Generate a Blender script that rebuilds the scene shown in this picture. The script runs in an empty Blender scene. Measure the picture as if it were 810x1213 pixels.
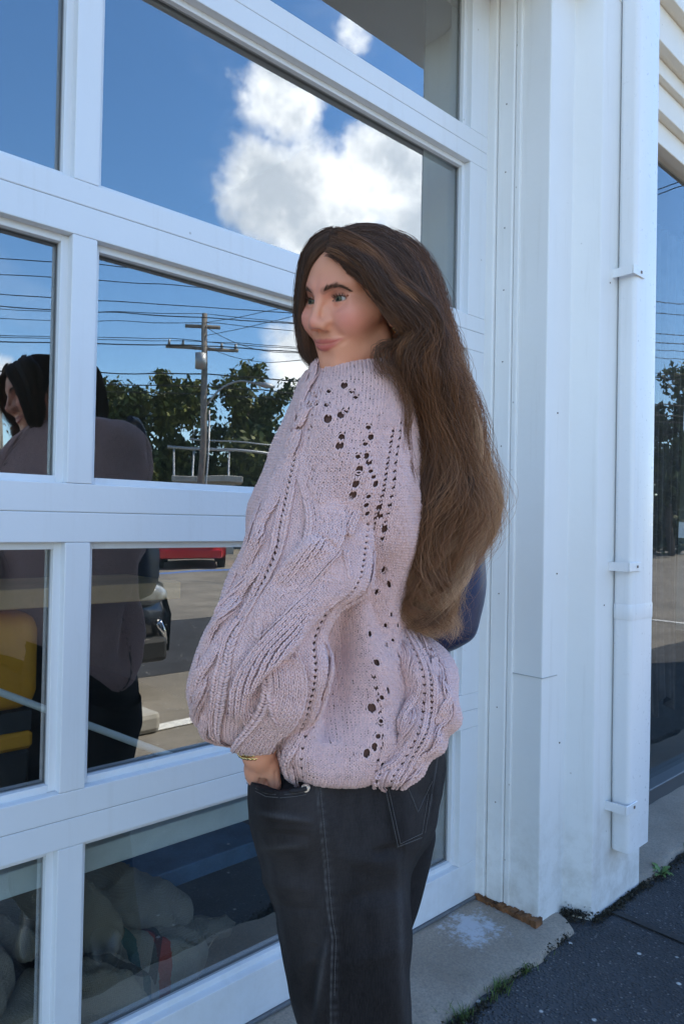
import bpy, bmesh, math, random
import numpy as np
from mathutils import Vector, Matrix
random.seed(7); rng = np.random.default_rng(7)
S = bpy.context.scene
COL = S.collection
R = math.radians

# ---------------------------------------------------------------- camera
CAM = np.array([0.0, -1.40, 1.20])
FPX, YAW, PITCH, ROLL = 860.0, R(46.62), R(0.79), R(1.09)
def cam_basis():
    c, s = math.cos(YAW), math.sin(YAW)
    fw = np.array([c*math.cos(PITCH), s*math.cos(PITCH), math.sin(PITCH)])
    r = np.array([s, -c, 0.0]); u = np.cross(r, fw)
    cr, sr = math.cos(ROLL), math.sin(ROLL)
    return fw, cr*r+sr*u, -sr*r+cr*u
FW, RT, UP = cam_basis()
cam_d = bpy.data.cameras.new('camera'); cam = bpy.data.objects.new('camera', cam_d); COL.objects.link(cam)
M = Matrix.Identity(4)
for k in range(3):
    M[k][0] = RT[k]; M[k][1] = UP[k]; M[k][2] = -FW[k]; M[k][3] = CAM[k]
cam.matrix_world = M
cam_d.sensor_fit = 'VERTICAL'; cam_d.sensor_height = 36.0; cam_d.lens = FPX/1213.0*36.0
cam_d.clip_start = 0.02; cam_d.clip_end = 3000
S.camera = cam

# ---------------------------------------------------------------- sun, sky, exposure
SUN_AZ, SUN_EL = R(24.0), R(50.0)          # azimuth measured from +x towards +y (behind the building)
to_sun = Vector((math.cos(SUN_EL)*math.cos(SUN_AZ), math.cos(SUN_EL)*math.sin(SUN_AZ), math.sin(SUN_EL)))
sl = bpy.data.lights.new('sun', 'SUN'); sl.energy = 3.6; sl.angle = R(0.53); sl.color = (1.0, 0.92, 0.80)
so = bpy.data.objects.new('sun', sl); COL.objects.link(so)
so.rotation_euler = to_sun.to_track_quat('Z', 'Y').to_euler(); so.location = (6, 4, 12)
S.view_settings.view_transform = 'Standard'; S.view_settings.look = 'None'
S.view_settings.gamma = 1.0; S.view_settings.exposure = 1.92
S.render.film_transparent = False
try:
    S.cycles.max_bounces = 10; S.cycles.transparent_max_bounces = 16
    S.cycles.glossy_bounces = 6; S.cycles.diffuse_bounces = 4
    S.cycles.sample_clamp_indirect = 6.0
    S.cycles.use_denoising = True
    S.cycles_curves.shape = 'RIBBONS'
except Exception: pass

# ---------------------------------------------------------------- node helpers
class NT:
    def __init__(s, tree): s.t = tree; s.n = tree.nodes; s.l = tree.links
    def new(s, typ, **kw):
        n = s.n.new(typ)
        for k, v in kw.items():
            if k == 'inp':
                for kk, vv in v.items():
                    if isinstance(vv, bpy.types.NodeSocket): s.l.new(vv, n.inputs[kk])
                    else: n.inputs[kk].default_value = vv
            else: setattr(n, k, v)
        return n
    def math(s, op, a, b=0.5, c=None, clamp=False):
        n = s.n.new('ShaderNodeMath'); n.operation = op; n.use_clamp = clamp
        for i, v in enumerate((a, b) if c is None else (a, b, c)):
            if isinstance(v, bpy.types.NodeSocket): s.l.new(v, n.inputs[i])
            else: n.inputs[i].default_value = v
        return n.outputs[0]
    def mapr(s, v, a, b, c=0.0, d=1.0, smooth=False):
        n = s.n.new('ShaderNodeMapRange'); n.clamp = True
        if smooth: n.interpolation_type = 'SMOOTHSTEP'
        s.l.new(v, n.inputs[0])
        for i, x in enumerate((a, b, c, d)): n.inputs[i+1].default_value = x
        return n.outputs[0]
    def mix(s, f, a, b, mode='MIX'):
        n = s.n.new('ShaderNodeMix'); n.data_type = 'RGBA'; n.blend_type = mode; n.clamp_factor = True
        for i, v in ((0, f), (6, a), (7, b)):
            if isinstance(v, bpy.types.NodeSocket): s.l.new(v, n.inputs[i])
            elif i == 0: n.inputs[0].default_value = v
            else: n.inputs[i].default_value = (*v, 1.0) if len(v) == 3 else v
        return n.outputs[2]
    def noise(s, scale, detail=4, rough=0.55, vec=None, dist=0.0, out='Fac'):
        n = s.n.new('ShaderNodeTexNoise'); n.inputs['Scale'].default_value = scale
        n.inputs['Detail'].default_value = detail; n.inputs['Roughness'].default_value = rough
        n.inputs['Distortion'].default_value = dist
        if vec is not None: s.l.new(vec, n.inputs['Vector'])
        return n.outputs[out]
    def bump(s, h, strength=0.3, dist=0.01, normal=None):
        n = s.n.new('ShaderNodeBump'); n.inputs['Strength'].default_value = strength
        n.inputs['Distance'].default_value = dist
        s.l.new(h, n.inputs['Height'])
        if normal is not None: s.l.new(normal, n.inputs['Normal'])
        return n.outputs[0]
    def obj(s): return s.n.new('ShaderNodeTexCoord').outputs['Object']
    def pos(s): return s.n.new('ShaderNodeNewGeometry').outputs['Position']
    def xyz(s, v):
        n = s.n.new('ShaderNodeSeparateXYZ'); s.l.new(v, n.inputs[0]); return n.outputs
    def scale(s, v, f):
        n = s.n.new('ShaderNodeMapping'); n.inputs['Scale'].default_value = f; s.l.new(v, n.inputs[0]); return n.outputs[0]

def mat(name):
    m = bpy.data.materials.new(name); m.use_nodes = True
    t = NT(m.node_tree); b = t.n['Principled BSDF']
    return m, t, b
def setp(b, **kw):
    names = dict(color='Base Color', rough='Roughness', metal='Metallic', spec='Specular IOR Level', coat='Coat Weight', coatr='Coat Roughness', sheen='Sheen Weight', sss='Subsurface Weight', trans='Transmission Weight', ior='IOR', emit='Emission Strength', ecol='Emission Color')
    for k, v in kw.items():
        if k in ('color', 'ecol'): v = (*v, 1.0)
        b.inputs[names[k]].default_value = v
def simple(name, color, rough=0.6, noise=0.0, nscale=12.0, bump=0.0, bscale=60.0, **kw):
    m, t, b = mat(name); setp(b, color=color, rough=rough, **kw)
    o = t.obj()
    if noise:
        f = t.noise(nscale, 5, 0.6, o)
        c2 = tuple(max(0, c*(1-noise)) for c in color); c3 = tuple(min(1, c*(1+noise)) for c in color)
        t.l.new(t.mix(t.mapr(f, 0.3, 0.7), c2, c3), b.inputs['Base Color'])
    if bump:
        t.l.new(t.bump(t.noise(bscale, 4, 0.6, o), bump, 0.003), b.inputs['Normal'])
    return m

# ---------------------------------------------------------------- world: sky with cumulus clouds
W = bpy.data.worlds.new('World'); S.world = W; W.use_nodes = True
wt = NT(W.node_tree); wt.n.clear()
sky = wt.n.new('ShaderNodeTexSky'); sky.sky_type = 'NISHITA'; sky.sun_disc = False
sky.sun_elevation = SUN_EL; sky.sun_rotation = math.pi/2 - SUN_AZ
sky.air_density = 1.0; sky.dust_density = 0.15; sky.ozone_density = 3.2
tc = wt.n.new('ShaderNodeTexCoord'); dirv = tc.outputs['Generated']
nw = wt.new('ShaderNodeVectorMath', operation='NORMALIZE'); wt.l.new(dirv, nw.inputs[0]); dirn = nw.outputs[0]
CLOUDS = [((0.535, -0.682, 0.495), 3.3, 0.95), ((0.545, -0.725, 0.42), 4.0, 1.0), ((0.60, -0.69, 0.400), 5.2, 1.15), ((0.655, -0.615, 0.440), 4.6, 1.1),
          ((0.70, -0.594, 0.395), 4.5, 1.1), ((0.632, -0.745, 0.214), 3.6, 1.0), ((0.655, -0.735, 0.245), 2.6, 0.85), ((0.300, -0.939, 0.160), 2.6, 1.0), ((0.571, -0.599, 0.562), 2.0, 0.62),
          ((0.97, -0.10, 0.22), 7.0, 0.9), ((-0.1, -0.95, 0.28), 9.0, 1.0), ((-0.5, -0.8, 0.34), 8.0, 1.0), ((-0.85, -0.2, 0.45), 10.0, 1.0), ((0.2, -0.62, 0.76), 6.0, 0.8),
          ((0.9, 0.35, 0.25), 8.0, 1.0), ((-0.3, 0.9, 0.3), 10.0, 1.0)]
field = None
for (c, rdeg, amp) in CLOUDS:
    cv = Vector(c).normalized()
    d = wt.new('ShaderNodeVectorMath', operation='DISTANCE'); wt.l.new(dirn, d.inputs[0]); d.inputs[1].default_value = cv
    rr = 2*math.sin(R(rdeg)/2)
    f = wt.mapr(d.outputs['Value'], rr*1.55, rr*0.15, 0.0, amp, True)
    field = f if field is None else wt.math('MAXIMUM', field, f)
n1 = wt.noise(7.0, 9, 0.62, dirn, 0.25)
n2 = wt.noise(26.0, 7, 0.6, dirn, 0.2)
nn = wt.math('ADD', wt.math('MULTIPLY', n1, 0.62), wt.math('MULTIPLY', n2, 0.38))
dens = wt.math('ADD', wt.math('MULTIPLY', field, 0.95), wt.math('MULTIPLY', wt.math('SUBTRACT', nn, 0.5), 2.1))
alpha = wt.mapr(dens, 0.27, 0.80, 0.0, 1.0, True)
thin = wt.math('MULTIPLY', wt.mapr(wt.noise(3.0, 8, 0.65, dirn, 0.4), 0.52, 0.8, 0, 0.16, True), 1.0)
alpha2 = wt.math('MAXIMUM', alpha, thin)
sepd = wt.xyz(dirn)
shade = wt.mapr(wt.math('ADD', wt.math('MULTIPLY', wt.noise(11.0, 6, 0.6, dirn, 0.1), 1.0), wt.math('MULTIPLY', dens, -0.18)), 0.22, 0.52, 0.0, 1.0, True)
ccol = wt.mix(shade, (4.0, 4.5, 5.2), (8.2, 8.4, 8.7))
hsv = wt.new('ShaderNodeHueSaturation', inp={'Saturation': 1.17, 'Value': 1.0, 'Color': sky.outputs['Color']})
skyc = wt.mix(alpha2, hsv.outputs['Color'], ccol)
bgn = wt.new('ShaderNodeBackground'); bgn.inputs['Strength'].default_value = 0.12
wt.l.new(skyc, bgn.inputs['Color'])
wo = wt.new('ShaderNodeOutputWorld'); wt.l.new(bgn.outputs[0], wo.inputs['Surface'])

# ---------------------------------------------------------------- object helpers
def tag(o, label=None, cat=None, group=None, kind=None):
    if label: o['label'] = label
    if cat: o['category'] = cat
    if group: o['group'] = group
    if kind: o['kind'] = kind
    return o
def thing(name, label, cat, loc=(0, 0, 0), rotz=0.0, group=None):
    o = bpy.data.objects.new(name, None); COL.objects.link(o); o.empty_display_size = 0.1
    o.location = loc; o.rotation_euler = (0, 0, rotz)
    return tag(o, label, cat, group)
def link(name, me, m=None, parent=None, smooth=False):
    o = bpy.data.objects.new(name, me); COL.objects.link(o)
    if m is not None and not me.materials: me.materials.append(m)
    if parent is not None: o.parent = parent
    if smooth: me.polygons.foreach_set('use_smooth', [True]*len(me.polygons))
    return o
def raw(name, verts, faces, m=None, parent=None, smooth=False):
    me = bpy.data.meshes.new(name); me.from_pydata([tuple(map(float, v)) for v in verts], [], faces); me.update()
    return link(name, me, m, parent, smooth)
def np_mesh(name, V, Q, m=None, parent=None, smooth=True, attrs=None):
    """fast mesh from arrays, quads or tris"""
    me = bpy.data.meshes.new(name); V = np.asarray(V, np.float32); Q = np.asarray(Q, np.int32); k = Q.shape[1]
    me.vertices.add(len(V)); me.vertices.foreach_set('co', V.ravel())
    me.loops.add(Q.size); me.loops.foreach_set('vertex_index', Q.ravel())
    me.polygons.add(len(Q)); me.polygons.foreach_set('loop_start', np.arange(0, Q.size, k, dtype=np.int32))
    try: me.polygons.foreach_set('loop_total', np.full(len(Q), k, np.int32))
    except Exception: pass
    me.update(calc_edges=True); me.validate()
    for an, (kind, data) in (attrs or {}).items():
        a = me.attributes.new(an, kind, 'POINT')
        a.data.foreach_set('color' if kind == 'FLOAT_COLOR' else 'value', np.asarray(data, np.float32).ravel())
    o = link(name, me, m, parent)
    if smooth: me.polygons.foreach_set('use_smooth', [True]*len(me.polygons))
    return o
def bm_obj(name, bm, m=None, parent=None, smooth=False):
    me = bpy.data.meshes.new(name); bm.to_mesh(me); bm.free()
    return link(name, me, m, parent, smooth)
def add_box(bm, x, y, z, bevel=0.0, seg=1):
    vs = [bm.verts.new((a, b, c)) for c in z for b in y for a in x]
    idx = [(0, 2, 3, 1), (4, 5, 7, 6), (0, 1, 5, 4), (2, 6, 7, 3), (0, 4, 6, 2), (1, 3, 7, 5)]
    fs = [bm.faces.new([vs[i] for i in f]) for f in idx]
    if bevel:
        es = list({e for f in fs for e in f.edges})
        bmesh.ops.bevel(bm, geom=es, offset=bevel, segments=seg, affect='EDGES', profile=0.5)
def box(name, x, y, z, m, parent=None, bevel=0.0, seg=1):
    bm = bmesh.new(); add_box(bm, x, y, z, bevel, seg); return bm_obj(name, bm, m, parent)
def prism(name, pts, z0, z1, m, parent=None, bevel=0.0):
    """vertical prism over a plan outline"""
    bm = bmesh.new(); n = len(pts)
    a = [bm.verts.new((p[0], p[1], z0)) for p in pts]; b = [bm.verts.new((p[0], p[1], z1)) for p in pts]
    bm.faces.new(a[::-1]); bm.faces.new(b)
    for i in range(n): bm.faces.new((a[i], a[(i+1) % n], b[(i+1) % n], b[i]))
    bmesh.ops.recalc_face_normals(bm, faces=bm.faces[:])
    if bevel:
        es = [e for e in bm.edges if abs(e.verts[0].co.z-e.verts[1].co.z) > 0.01]
        bmesh.ops.bevel(bm, geom=es, offset=bevel, segments=2, affect='EDGES', profile=0.5)
    return bm_obj(name, bm, m, parent)
def tube_np(P, rad, sides=8, cap=True):
    """verts, quads of a tube along polyline P (n,3)"""
    P = np.asarray(P, float); n = len(P); rad = np.broadcast_to(np.asarray(rad, float), (n,))
    T = np.gradient(P, axis=0); T /= np.linalg.norm(T, axis=1, keepdims=True)+1e-12
    ref = np.array([0, 0, 1.0]) if abs(T[0][2]) < 0.9 else np.array([1.0, 0, 0])
    V = []; N = np.cross(T[0], ref); N /= np.linalg.norm(N)
    for i in range(n):
        N = N-T[i]*N.dot(T[i]); N /= np.linalg.norm(N)+1e-12; B = np.cross(T[i], N)
        a = np.arange(sides)*2*math.pi/sides
        V.append(P[i]+rad[i]*(np.cos(a)[:, None]*N+np.sin(a)[:, None]*B))
    V = np.concatenate(V); Q = []
    for i in range(n-1):
        for k in range(sides):
            k2 = (k+1) % sides; Q.append((i*sides+k, i*sides+k2, (i+1)*sides+k2, (i+1)*sides+k))
    F = [list(q) for q in Q]
    if cap: F += [list(range(sides))[::-1], [(n-1)*sides+k for k in range(sides)]]
    return V, F
def tube(name, P, rad, m, parent=None, sides=8, smooth=True):
    V, F = tube_np(P, rad, sides); return raw(name, V, F, m, parent, smooth)
def smoothline(pts, n):
    """Catmull-Rom resample of a polyline (k,d) to n points"""
    p = np.asarray(pts, float); k = len(p)
    p = np.vstack([2*p[0]-p[1], p, 2*p[-1]-p[-2]])
    t = np.linspace(0, k-1, n); i = np.minimum(t.astype(int), k-2); f = (t-i)[:, None]
    a, b, c, d = p[i], p[i+1], p[i+2], p[i+3]
    return 0.5*((2*b)+(-a+c)*f+(2*a-5*b+4*c-d)*f**2+(-a+3*b-3*c+d)*f**3)
# ================================================================ MATERIALS OF THE BUILDING
def white_paint(name, base=(0.80, 0.80, 0.79), rough=0.38, dirt=0.10, low=0.25, streak=0.25, wood=False):
    m, t, b = mat(name); g = t.pos(); z = t.xyz(g)[2]
    big = t.noise(1.6, 6, 0.65, g)
    st = t.noise(9.0, 6, 0.65, t.scale(g, (3.0, 3.0, 0.16)))
    fine = t.noise(70.0, 4, 0.6, g)
    f = t.math('MULTIPLY', t.mapr(big, 0.35, 0.8), dirt)
    f2 = t.math('MULTIPLY', t.mapr(st, 0.55, 0.85), streak)
    lowz = t.math('MULTIPLY', t.math('MULTIPLY', t.mapr(z, 0.45, 0.0, 0.0, 1.0, True), t.mapr(t.noise(14.0, 7, 0.7, g), 0.42, 0.72)), low)
    tot = t.math('ADD', t.math('ADD', f, f2), lowz, clamp=True)
    c = t.mix(tot, base, (0.44, 0.41, 0.35))
    vs = t.new('ShaderNodeTexVoronoi'); vs.inputs['Scale'].default_value = 26.0; t.l.new(g, vs.inputs['Vector']); cs = t.n.new('ShaderNodeSeparateColor'); t.l.new(vs.outputs['Color'], cs.inputs[0])
    c = t.mix(t.math('MULTIPLY', t.math('GREATER_THAN', cs.outputs[0], 0.93), t.mapr(vs.outputs['Distance'], 0.10, 0.03, 0.0, 0.55)), c, (0.20, 0.17, 0.13))
    t.l.new(c, b.inputs['Base Color'])
    t.l.new(t.mapr(fine, 0.2, 0.8, rough-0.08, rough+0.14), b.inputs['Roughness'])
    h = t.noise(45.0, 5, 0.6, t.scale(g, (1, 1, 0.12)) if wood else g)
    h2 = t.math('ADD', t.math('MULTIPLY', h, 1.0), t.math('MULTIPLY', t.noise(3.5, 3, 0.5, g), 2.5 if wood else 1.2))
    t.l.new(t.bump(h2, 0.22, 0.0025), b.inputs['Normal'])
    return m
M_frame = white_paint('door_white_metal', (0.72, 0.745, 0.77), 0.33, 0.14, 0.25, 0.22)
M_wood = white_paint('painted_wood_white', (0.80, 0.80, 0.785), 0.42, 0.16, 0.5, 0.32, True)
M_wall = white_paint('painted_wall_white', (0.80, 0.80, 0.785), 0.5, 0.16, 0.6, 0.32)
M_pvc = white_paint('downspout_white', (0.80, 0.805, 0.81), 0.3, 0.10, 0.4, 0.25)
M_soffit = white_paint('soffit_cream_paint', (0.82, 0.77, 0.68), 0.5, 0.08, 0.0, 0.05)
M_gasket = simple('rubber_gasket', (0.03, 0.032, 0.035), 0.6)
M_gk = simple('grey_glazing_gasket', (0.30, 0.31, 0.32), 0.5)
M_greyrub = simple('grey_rubber_seal', (0.12, 0.125, 0.13), 0.65, 0.2, 30, 0.2)
M_rot = simple('rotten_wood', (0.17, 0.075, 0.03), 0.9, 0.75, 30, 0.8, 80)
M_nail = simple('rusty_nail', (0.16, 0.12, 0.10), 0.7)

def glass_mat(name, base=0.14, tint=(0.83, 0.89, 0.88), wav=0.0006, graze=1.0):
    m, t, b = mat(name); out = t.n['Material Output']; t.n.remove(b)
    g = t.pos()
    bump = t.bump(t.noise(2.4, 2, 0.5, g), 1.0, wav)
    fr = t.new('ShaderNodeLayerWeight'); fr.inputs['Blend'].default_value = 0.5
    # facing output: 0 face on, 1 grazing
    p5 = t.math('POWER', fr.outputs['Facing'], 4.0)
    fac = t.math('ADD', t.math('MULTIPLY', p5, (1-base)*graze), base, clamp=True)
    gl = t.new('ShaderNodeBsdfGlossy'); gl.inputs['Roughness'].default_value = 0.0; gl.inputs['Color'].default_value = (1, 1, 1, 1)
    t.l.new(bump, gl.inputs['Normal'])
    tr = t.new('ShaderNodeBsdfTransparent'); tr.inputs['Color'].default_value = (*tint, 1)
    mx = t.new('ShaderNodeMixShader'); t.l.new(fac, mx.inputs[0]); t.l.new(tr.outputs[0], mx.inputs[1]); t.l.new(gl.outputs[0], mx.inputs[2])
    # faint film of dust and smears on the pane
    df = t.new('ShaderNodeBsdfDiffuse'); df.inputs['Color'].default_value = (0.45, 0.45, 0.44, 1)
    sm = t.noise(5.0, 8, 0.7, t.scale(g, (1.0, 1.0, 0.5)), 0.6)
    sp = t.mapr(t.noise(170.0, 2, 0.5, g), 0.77, 0.83, 0.0, 0.25)
    dust = t.math('ADD', t.mapr(sm, 0.45, 0.9, 0.001, 0.014), sp, clamp=True)
    mx2 = t.new('ShaderNodeMixShader'); t.l.new(dust, mx2.inputs[0]); t.l.new(mx.outputs[0], mx2.inputs[1]); t.l.new(df.outputs[0], mx2.inputs[2])
    t.l.new(mx2.outputs[0], out.inputs['Surface'])
    return m
M_glass = glass_mat('door_glass', 0.18, (0.92, 0.95, 0.94))

# ================================================================ GROUND
def asphalt_mat(name, base, agg=0.6, bump=0.6, crack=0.0):
    m, t, b = mat(name); g = t.pos()
    v = t.new('ShaderNodeTexVoronoi', feature='F1'); v.inputs['Scale'].default_value = 110.0; t.l.new(g, v.inputs['Vector'])
    v2 = t.new('ShaderNodeTexVoronoi', feature='F1'); v2.inputs['Scale'].default_value = 38.0; t.l.new(g, v2.inputs['Vector'])
    big = t.noise(0.9, 7, 0.7, g); mid = t.noise(9.0, 6, 0.7, g)
    lo = tuple(c*0.62 for c in base); hi = tuple(c*1.35 for c in base)
    c = t.mix(t.mapr(big, 0.3, 0.7), lo, hi)
    c = t.mix(t.math('MULTIPLY', t.mapr(mid, 0.5, 0.75), 0.5), c, tuple(x*0.5 for x in base))
    sep = t.n.new('ShaderNodeSeparateColor'); t.l.new(v.outputs['Color'], sep.inputs[0])
    st = t.math('MULTIPLY', t.mapr(sep.outputs[0], 0.80, 0.98), t.mapr(v.outputs['Distance'], 0.5, 0.25))
    c = t.mix(t.math('MULTIPLY', st, agg), c, (0.26, 0.25, 0.24))
    sep2 = t.n.new('ShaderNodeSeparateColor'); t.l.new(v2.outputs['Color'], sep2.inputs[0])
    st2 = t.math('MULTIPLY', t.math('GREATER_THAN', sep2.outputs[1], 0.965), t.mapr(v2.outputs['Distance'], 0.30, 0.16))
    c = t.mix(st2, c, (0.5, 0.49, 0.46))
    t.l.new(c, b.inputs['Base Color']); setp(b, rough=0.88, spec=0.35)
    h = t.math('ADD', t.mapr(v.outputs['Distance'], 0.0, 0.6, 1.0, 0.0), t.math('MULTIPLY', mid, 1.2))
    t.l.new(t.bump(h, bump, 0.006), b.inputs['Normal'])
    return m
M_lot = asphalt_mat('worn_parking_asphalt', (0.20, 0.177, 0.142), 0.5, 0.4)
M_walk = asphalt_mat('dark_asphalt', (0.046, 0.048, 0.052), 0.55, 0.9)
M_line = simple('road_paint_white', (0.66, 0.65, 0.60), 0.7, 0.25, 25, 0.4)
M_blue = simple('road_paint_blue', (0.04, 0.16, 0.48), 0.7, 0.25, 25, 0.3)
def ground_sheet(name, x, y, z, nx, ny, m, amp=0.0, sc=1.0):
    X = np.linspace(*x, nx); Y = np.linspace(*y, ny); gx, gy = np.meshgrid(X, Y)
    zz = z+amp*(np.sin(gx*3.1*sc+1.3)*np.cos(gy*2.7*sc)+0.5*np.sin(gx*7.7*sc+gy*5.3*sc))
    V = np.stack([gx.ravel(), gy.ravel(), zz.ravel()], 1)
    i = np.arange(nx*ny).reshape(ny, nx)
    Q = np.stack([i[:-1, :-1].ravel(), i[:-1, 1:].ravel(), i[1:, 1:].ravel(), i[1:, :-1].ravel()], 1)
    return tag(np_mesh(name, V, Q, m), kind='structure')
ground_sheet('ground', (-900, 900), (-1400, 400), -0.060, 3, 3, simple('dry_grassland', (0.10, 0.11, 0.05), 0.95, 0.4, 0.05))
ground_sheet('parking_lot', (-40, 45), (-26, -1.62), -0.045, 2, 2, M_lot)
tag(box('painted_shadow_band', (2.6, 9.5), (-6.3, -3.7), (-0.0442, -0.0425), asphalt_mat('painted_shadow_asphalt', (0.028, 0.029, 0.032), 0.3, 0.5)), kind='structure')  # dark sheet painted in for a cast shadow band across the lot
ground_sheet('walkway', (-8, 14), (-1.72, -0.20), -0.022, 180, 30, M_walk, 0.003, 2.0)
for x0 in (-3.2, -0.6, 9.8):
    o = box('parking_line', (x0, x0+0.11), (-7.4, -2.2), (-0.0445, -0.0405), M_line); o['kind'] = 'structure'
o = box('parking_line', (2.0, 3.1), (-2.44, -2.33), (-0.0400, -0.0365), M_line); o['kind'] = 'structure'
o = box('blue_parking_line', (8.0, 12.0), (-13.55, -13.25), (-0.0445, -0.0405), M_blue); o['kind'] = 'structure'

# concrete sill under the bays: worn, rounded nose
def concrete_mat():
    m, t, b = mat('old_concrete'); g = t.pos()
    big = t.noise(3.0, 8, 0.7, g); fine = t.noise(150.0, 3, 0.6, g); mid = t.noise(22.0, 6, 0.7, g)
    c = t.mix(t.mapr(big, 0.3, 0.7), (0.25, 0.20, 0.15), (0.40, 0.335, 0.265))
    c = t.mix(t.mapr(fine, 0.35, 0.7, 0.0, 0.55), c, (0.13, 0.12, 0.105))
    # spilled white paint near the jamb
    d = t.new('ShaderNodeVectorMath', operation='DISTANCE'); t.l.new(t.scale(g, (1.0, 1.3, 0.0)), d.inputs[0]); d.inputs[1].default_value = (1.80, -0.10*1.3, 0)
    pm = t.math('ADD', t.mapr(d.outputs['Value'], 0.24, 0.0, 0.0, 0.75), t.math('MULTIPLY', t.math('SUBTRACT', t.noise(24.0, 7, 0.75, g), 0.5), 1.5))
    c = t.mix(t.mapr(pm, 0.42, 0.66, 0.0, 0.75), c, (0.52, 0.55, 0.60))
    t.l.new(c, b.inputs['Base Color']); setp(b, rough=0.9)
    t.l.new(t.bump(t.math('ADD', fine, t.math('MULTIPLY', mid, 1.5)), 0.5, 0.004), b.inputs['Normal'])
    return m
M_conc = concrete_mat()
def sill(name, x0, x1, nose, round_right):
    nx = 150; xs = np.linspace(x0, x1, nx); prof = []
    V = []; ny = 14
    for x in xs:
        n = nose+0.010*math.sin(x*9.1)+0.006*math.sin(x*23.0+1)+0.004*math.sin(x*61)
        if round_right:
            k = max(0.0, 1-(x1-x)/0.10); n = n*(1-k**3)+(-0.20)*k**3
        pr = [(0.03, 0.0)]
        for f in np.linspace(0, 1, ny-5): pr.append((-f*(abs(n)-0.03), -0.004*f+0.0015*math.sin(x*31+f*9)))
        pr += [(n+0.014, -0.006), (n+0.005, -0.011), (n, -0.02), (n-0.003, -0.06)]
        V += [(x, y, z) for y, z in pr]
    k = len(V)//nx; i = np.arange(nx*k).reshape(nx, k)
    Q = np.stack([i[:-1, :-1].ravel(), i[:-1, 1:].ravel(), i[1:, 1:].ravel(), i[1:, :-1].ravel()], 1)
    return tag(np_mesh(name, V, Q, M_conc), kind='structure')
sill('concrete_sill', -2.1, 2.09, -0.295, True)
sill('concrete_sill', 2.475, 7.2, -0.30, False)

# ================================================================ BUILDING
bld = thing('shop_building', 'white painted single storey shop building with piers between wide glazed bays', 'building', (0, 0, 0))
ZT = 2.915
# pier between the two bays: plan outline read from the mouldings
prism('pier', [(1.972, 0.02), (1.968, -0.215), (2.103, -0.217), (2.140, -0.297), (2.472, -0.297), (2.472, 0.05), (2.2, 0.3), (1.972, 0.3)], -0.03, ZT+0.3, M_wall, bld, 0.004)
box('jamb_moulding', (1.944, 1.990), (-0.030, 0.06), (0.012, ZT), M_wood, bld, 0.003, 2)
box('jamb_moulding', (1.955, 1.990), (-0.092, -0.0315), (0.010, ZT), M_wood, bld, 0.004, 2)
box('jamb_moulding', (1.961, 1.990), (-0.112, -0.0935), (0.010, ZT), M_wood, bld, 0.003, 2)
# joint line in the cladding of the pier
box('cladding_joint', (1.9660, 2.05), (-0.2185, -0.10), (0.735, 0.7375), simple('joint_line_grey', (0.45, 0.45, 0.44), 0.7), bld)
# rotten edge under the jamb boards
bm = bmesh.new()
for k in range(26):
    y = -0.005-k*0.0085; h = 0.007+0.010*random.random()
    add_box(bm, (1.936+0.02*random.random()*0.4, 1.975), (y-0.0075, y+0.002), (-0.006, h if k > 3 else h+0.006))
bm_obj('rotten_edge', bm, M_rot, bld)
# left side pier (outside the frame) and walls, roof
prism('pier', [(-2.05, 0.3), (-2.05, -0.297), (-2.50, -0.297), (-2.50, 0.3)], -0.03, ZT+0.3, M_wall, bld, 0.004)
box('front_wall', (-6.0, 2.473), (-0.299, 0.10), (ZT, 4.05), M_wall, bld)
box('front_wall', (2.475, 7.198), (-0.172, 0.10), (3.432, 4.05), M_wall, bld)
box('front_wall', (-6.0, -2.50), (-0.298, 0.10), (-0.03, ZT-0.002), M_wall, bld)
box('front_wall', (7.2, 9.0), (-0.298, 0.10), (-0.03, 4.05), M_wall, bld)
box('side_wall', (-6.0, -5.85), (0.102, 8.0), (-0.03, 4.05), M_wall, bld)
box('side_wall', (8.85, 9.0), (0.102, 8.0), (-0.03, 4.05), M_wall, bld)
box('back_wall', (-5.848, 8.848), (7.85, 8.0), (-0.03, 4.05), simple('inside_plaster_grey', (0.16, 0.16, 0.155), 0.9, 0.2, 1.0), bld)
box('roof', (-6.1, 9.1), (-0.34, 8.1), (4.052, 4.20), simple('roof_felt', (0.12, 0.12, 0.12), 0.9), bld)
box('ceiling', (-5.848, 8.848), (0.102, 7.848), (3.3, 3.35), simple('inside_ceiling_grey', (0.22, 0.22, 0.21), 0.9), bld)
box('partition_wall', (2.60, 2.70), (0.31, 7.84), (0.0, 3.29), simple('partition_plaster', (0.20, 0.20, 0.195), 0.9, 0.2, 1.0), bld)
tag(box('shop_floor', (-5.84, 8.84), (0.04, 7.84), (-0.05, -0.004), simple('dark_workshop_floor', (0.075, 0.072, 0.068), 0.6, 0.4, 2.0)), kind='structure')
# stepped header boards over the right-hand bay
for k, (z0, z1, y0) in enumerate([(ZT-0.004, 3.010, -0.016), (3.012, 3.125, -0.052), (3.127, 3.195, -0.080), (3.197, 3.345, -0.128), (3.347, 3.43, -0.175)]):
    box('header_board', (2.474, 7.19), (y0, 0.06), (z0, z1), M_soffit, bld, 0.004, 2)
# nail heads in the jamb boards
for z in (0.32, 0.62, 0.98, 1.20, 1.45, 1.72, 1.95, 2.15, 2.33, 2.55):
    box('nail', (1.9535, 1.956), (-0.066, -0.0625), (z, z+0.0035), M_nail, bld)
for (x, z) in ((2.03, 1.55), (2.07, 0.52), (2.04, 1.05), (2.20, 1.98), (2.19, 0.95)):
    box('nail', (x, x+0.004), (-0.2188 if x < 2.1 else -0.2985, -0.215 if x < 2.1 else -0.296), (z, z+0.004), M_nail, bld)

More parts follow.
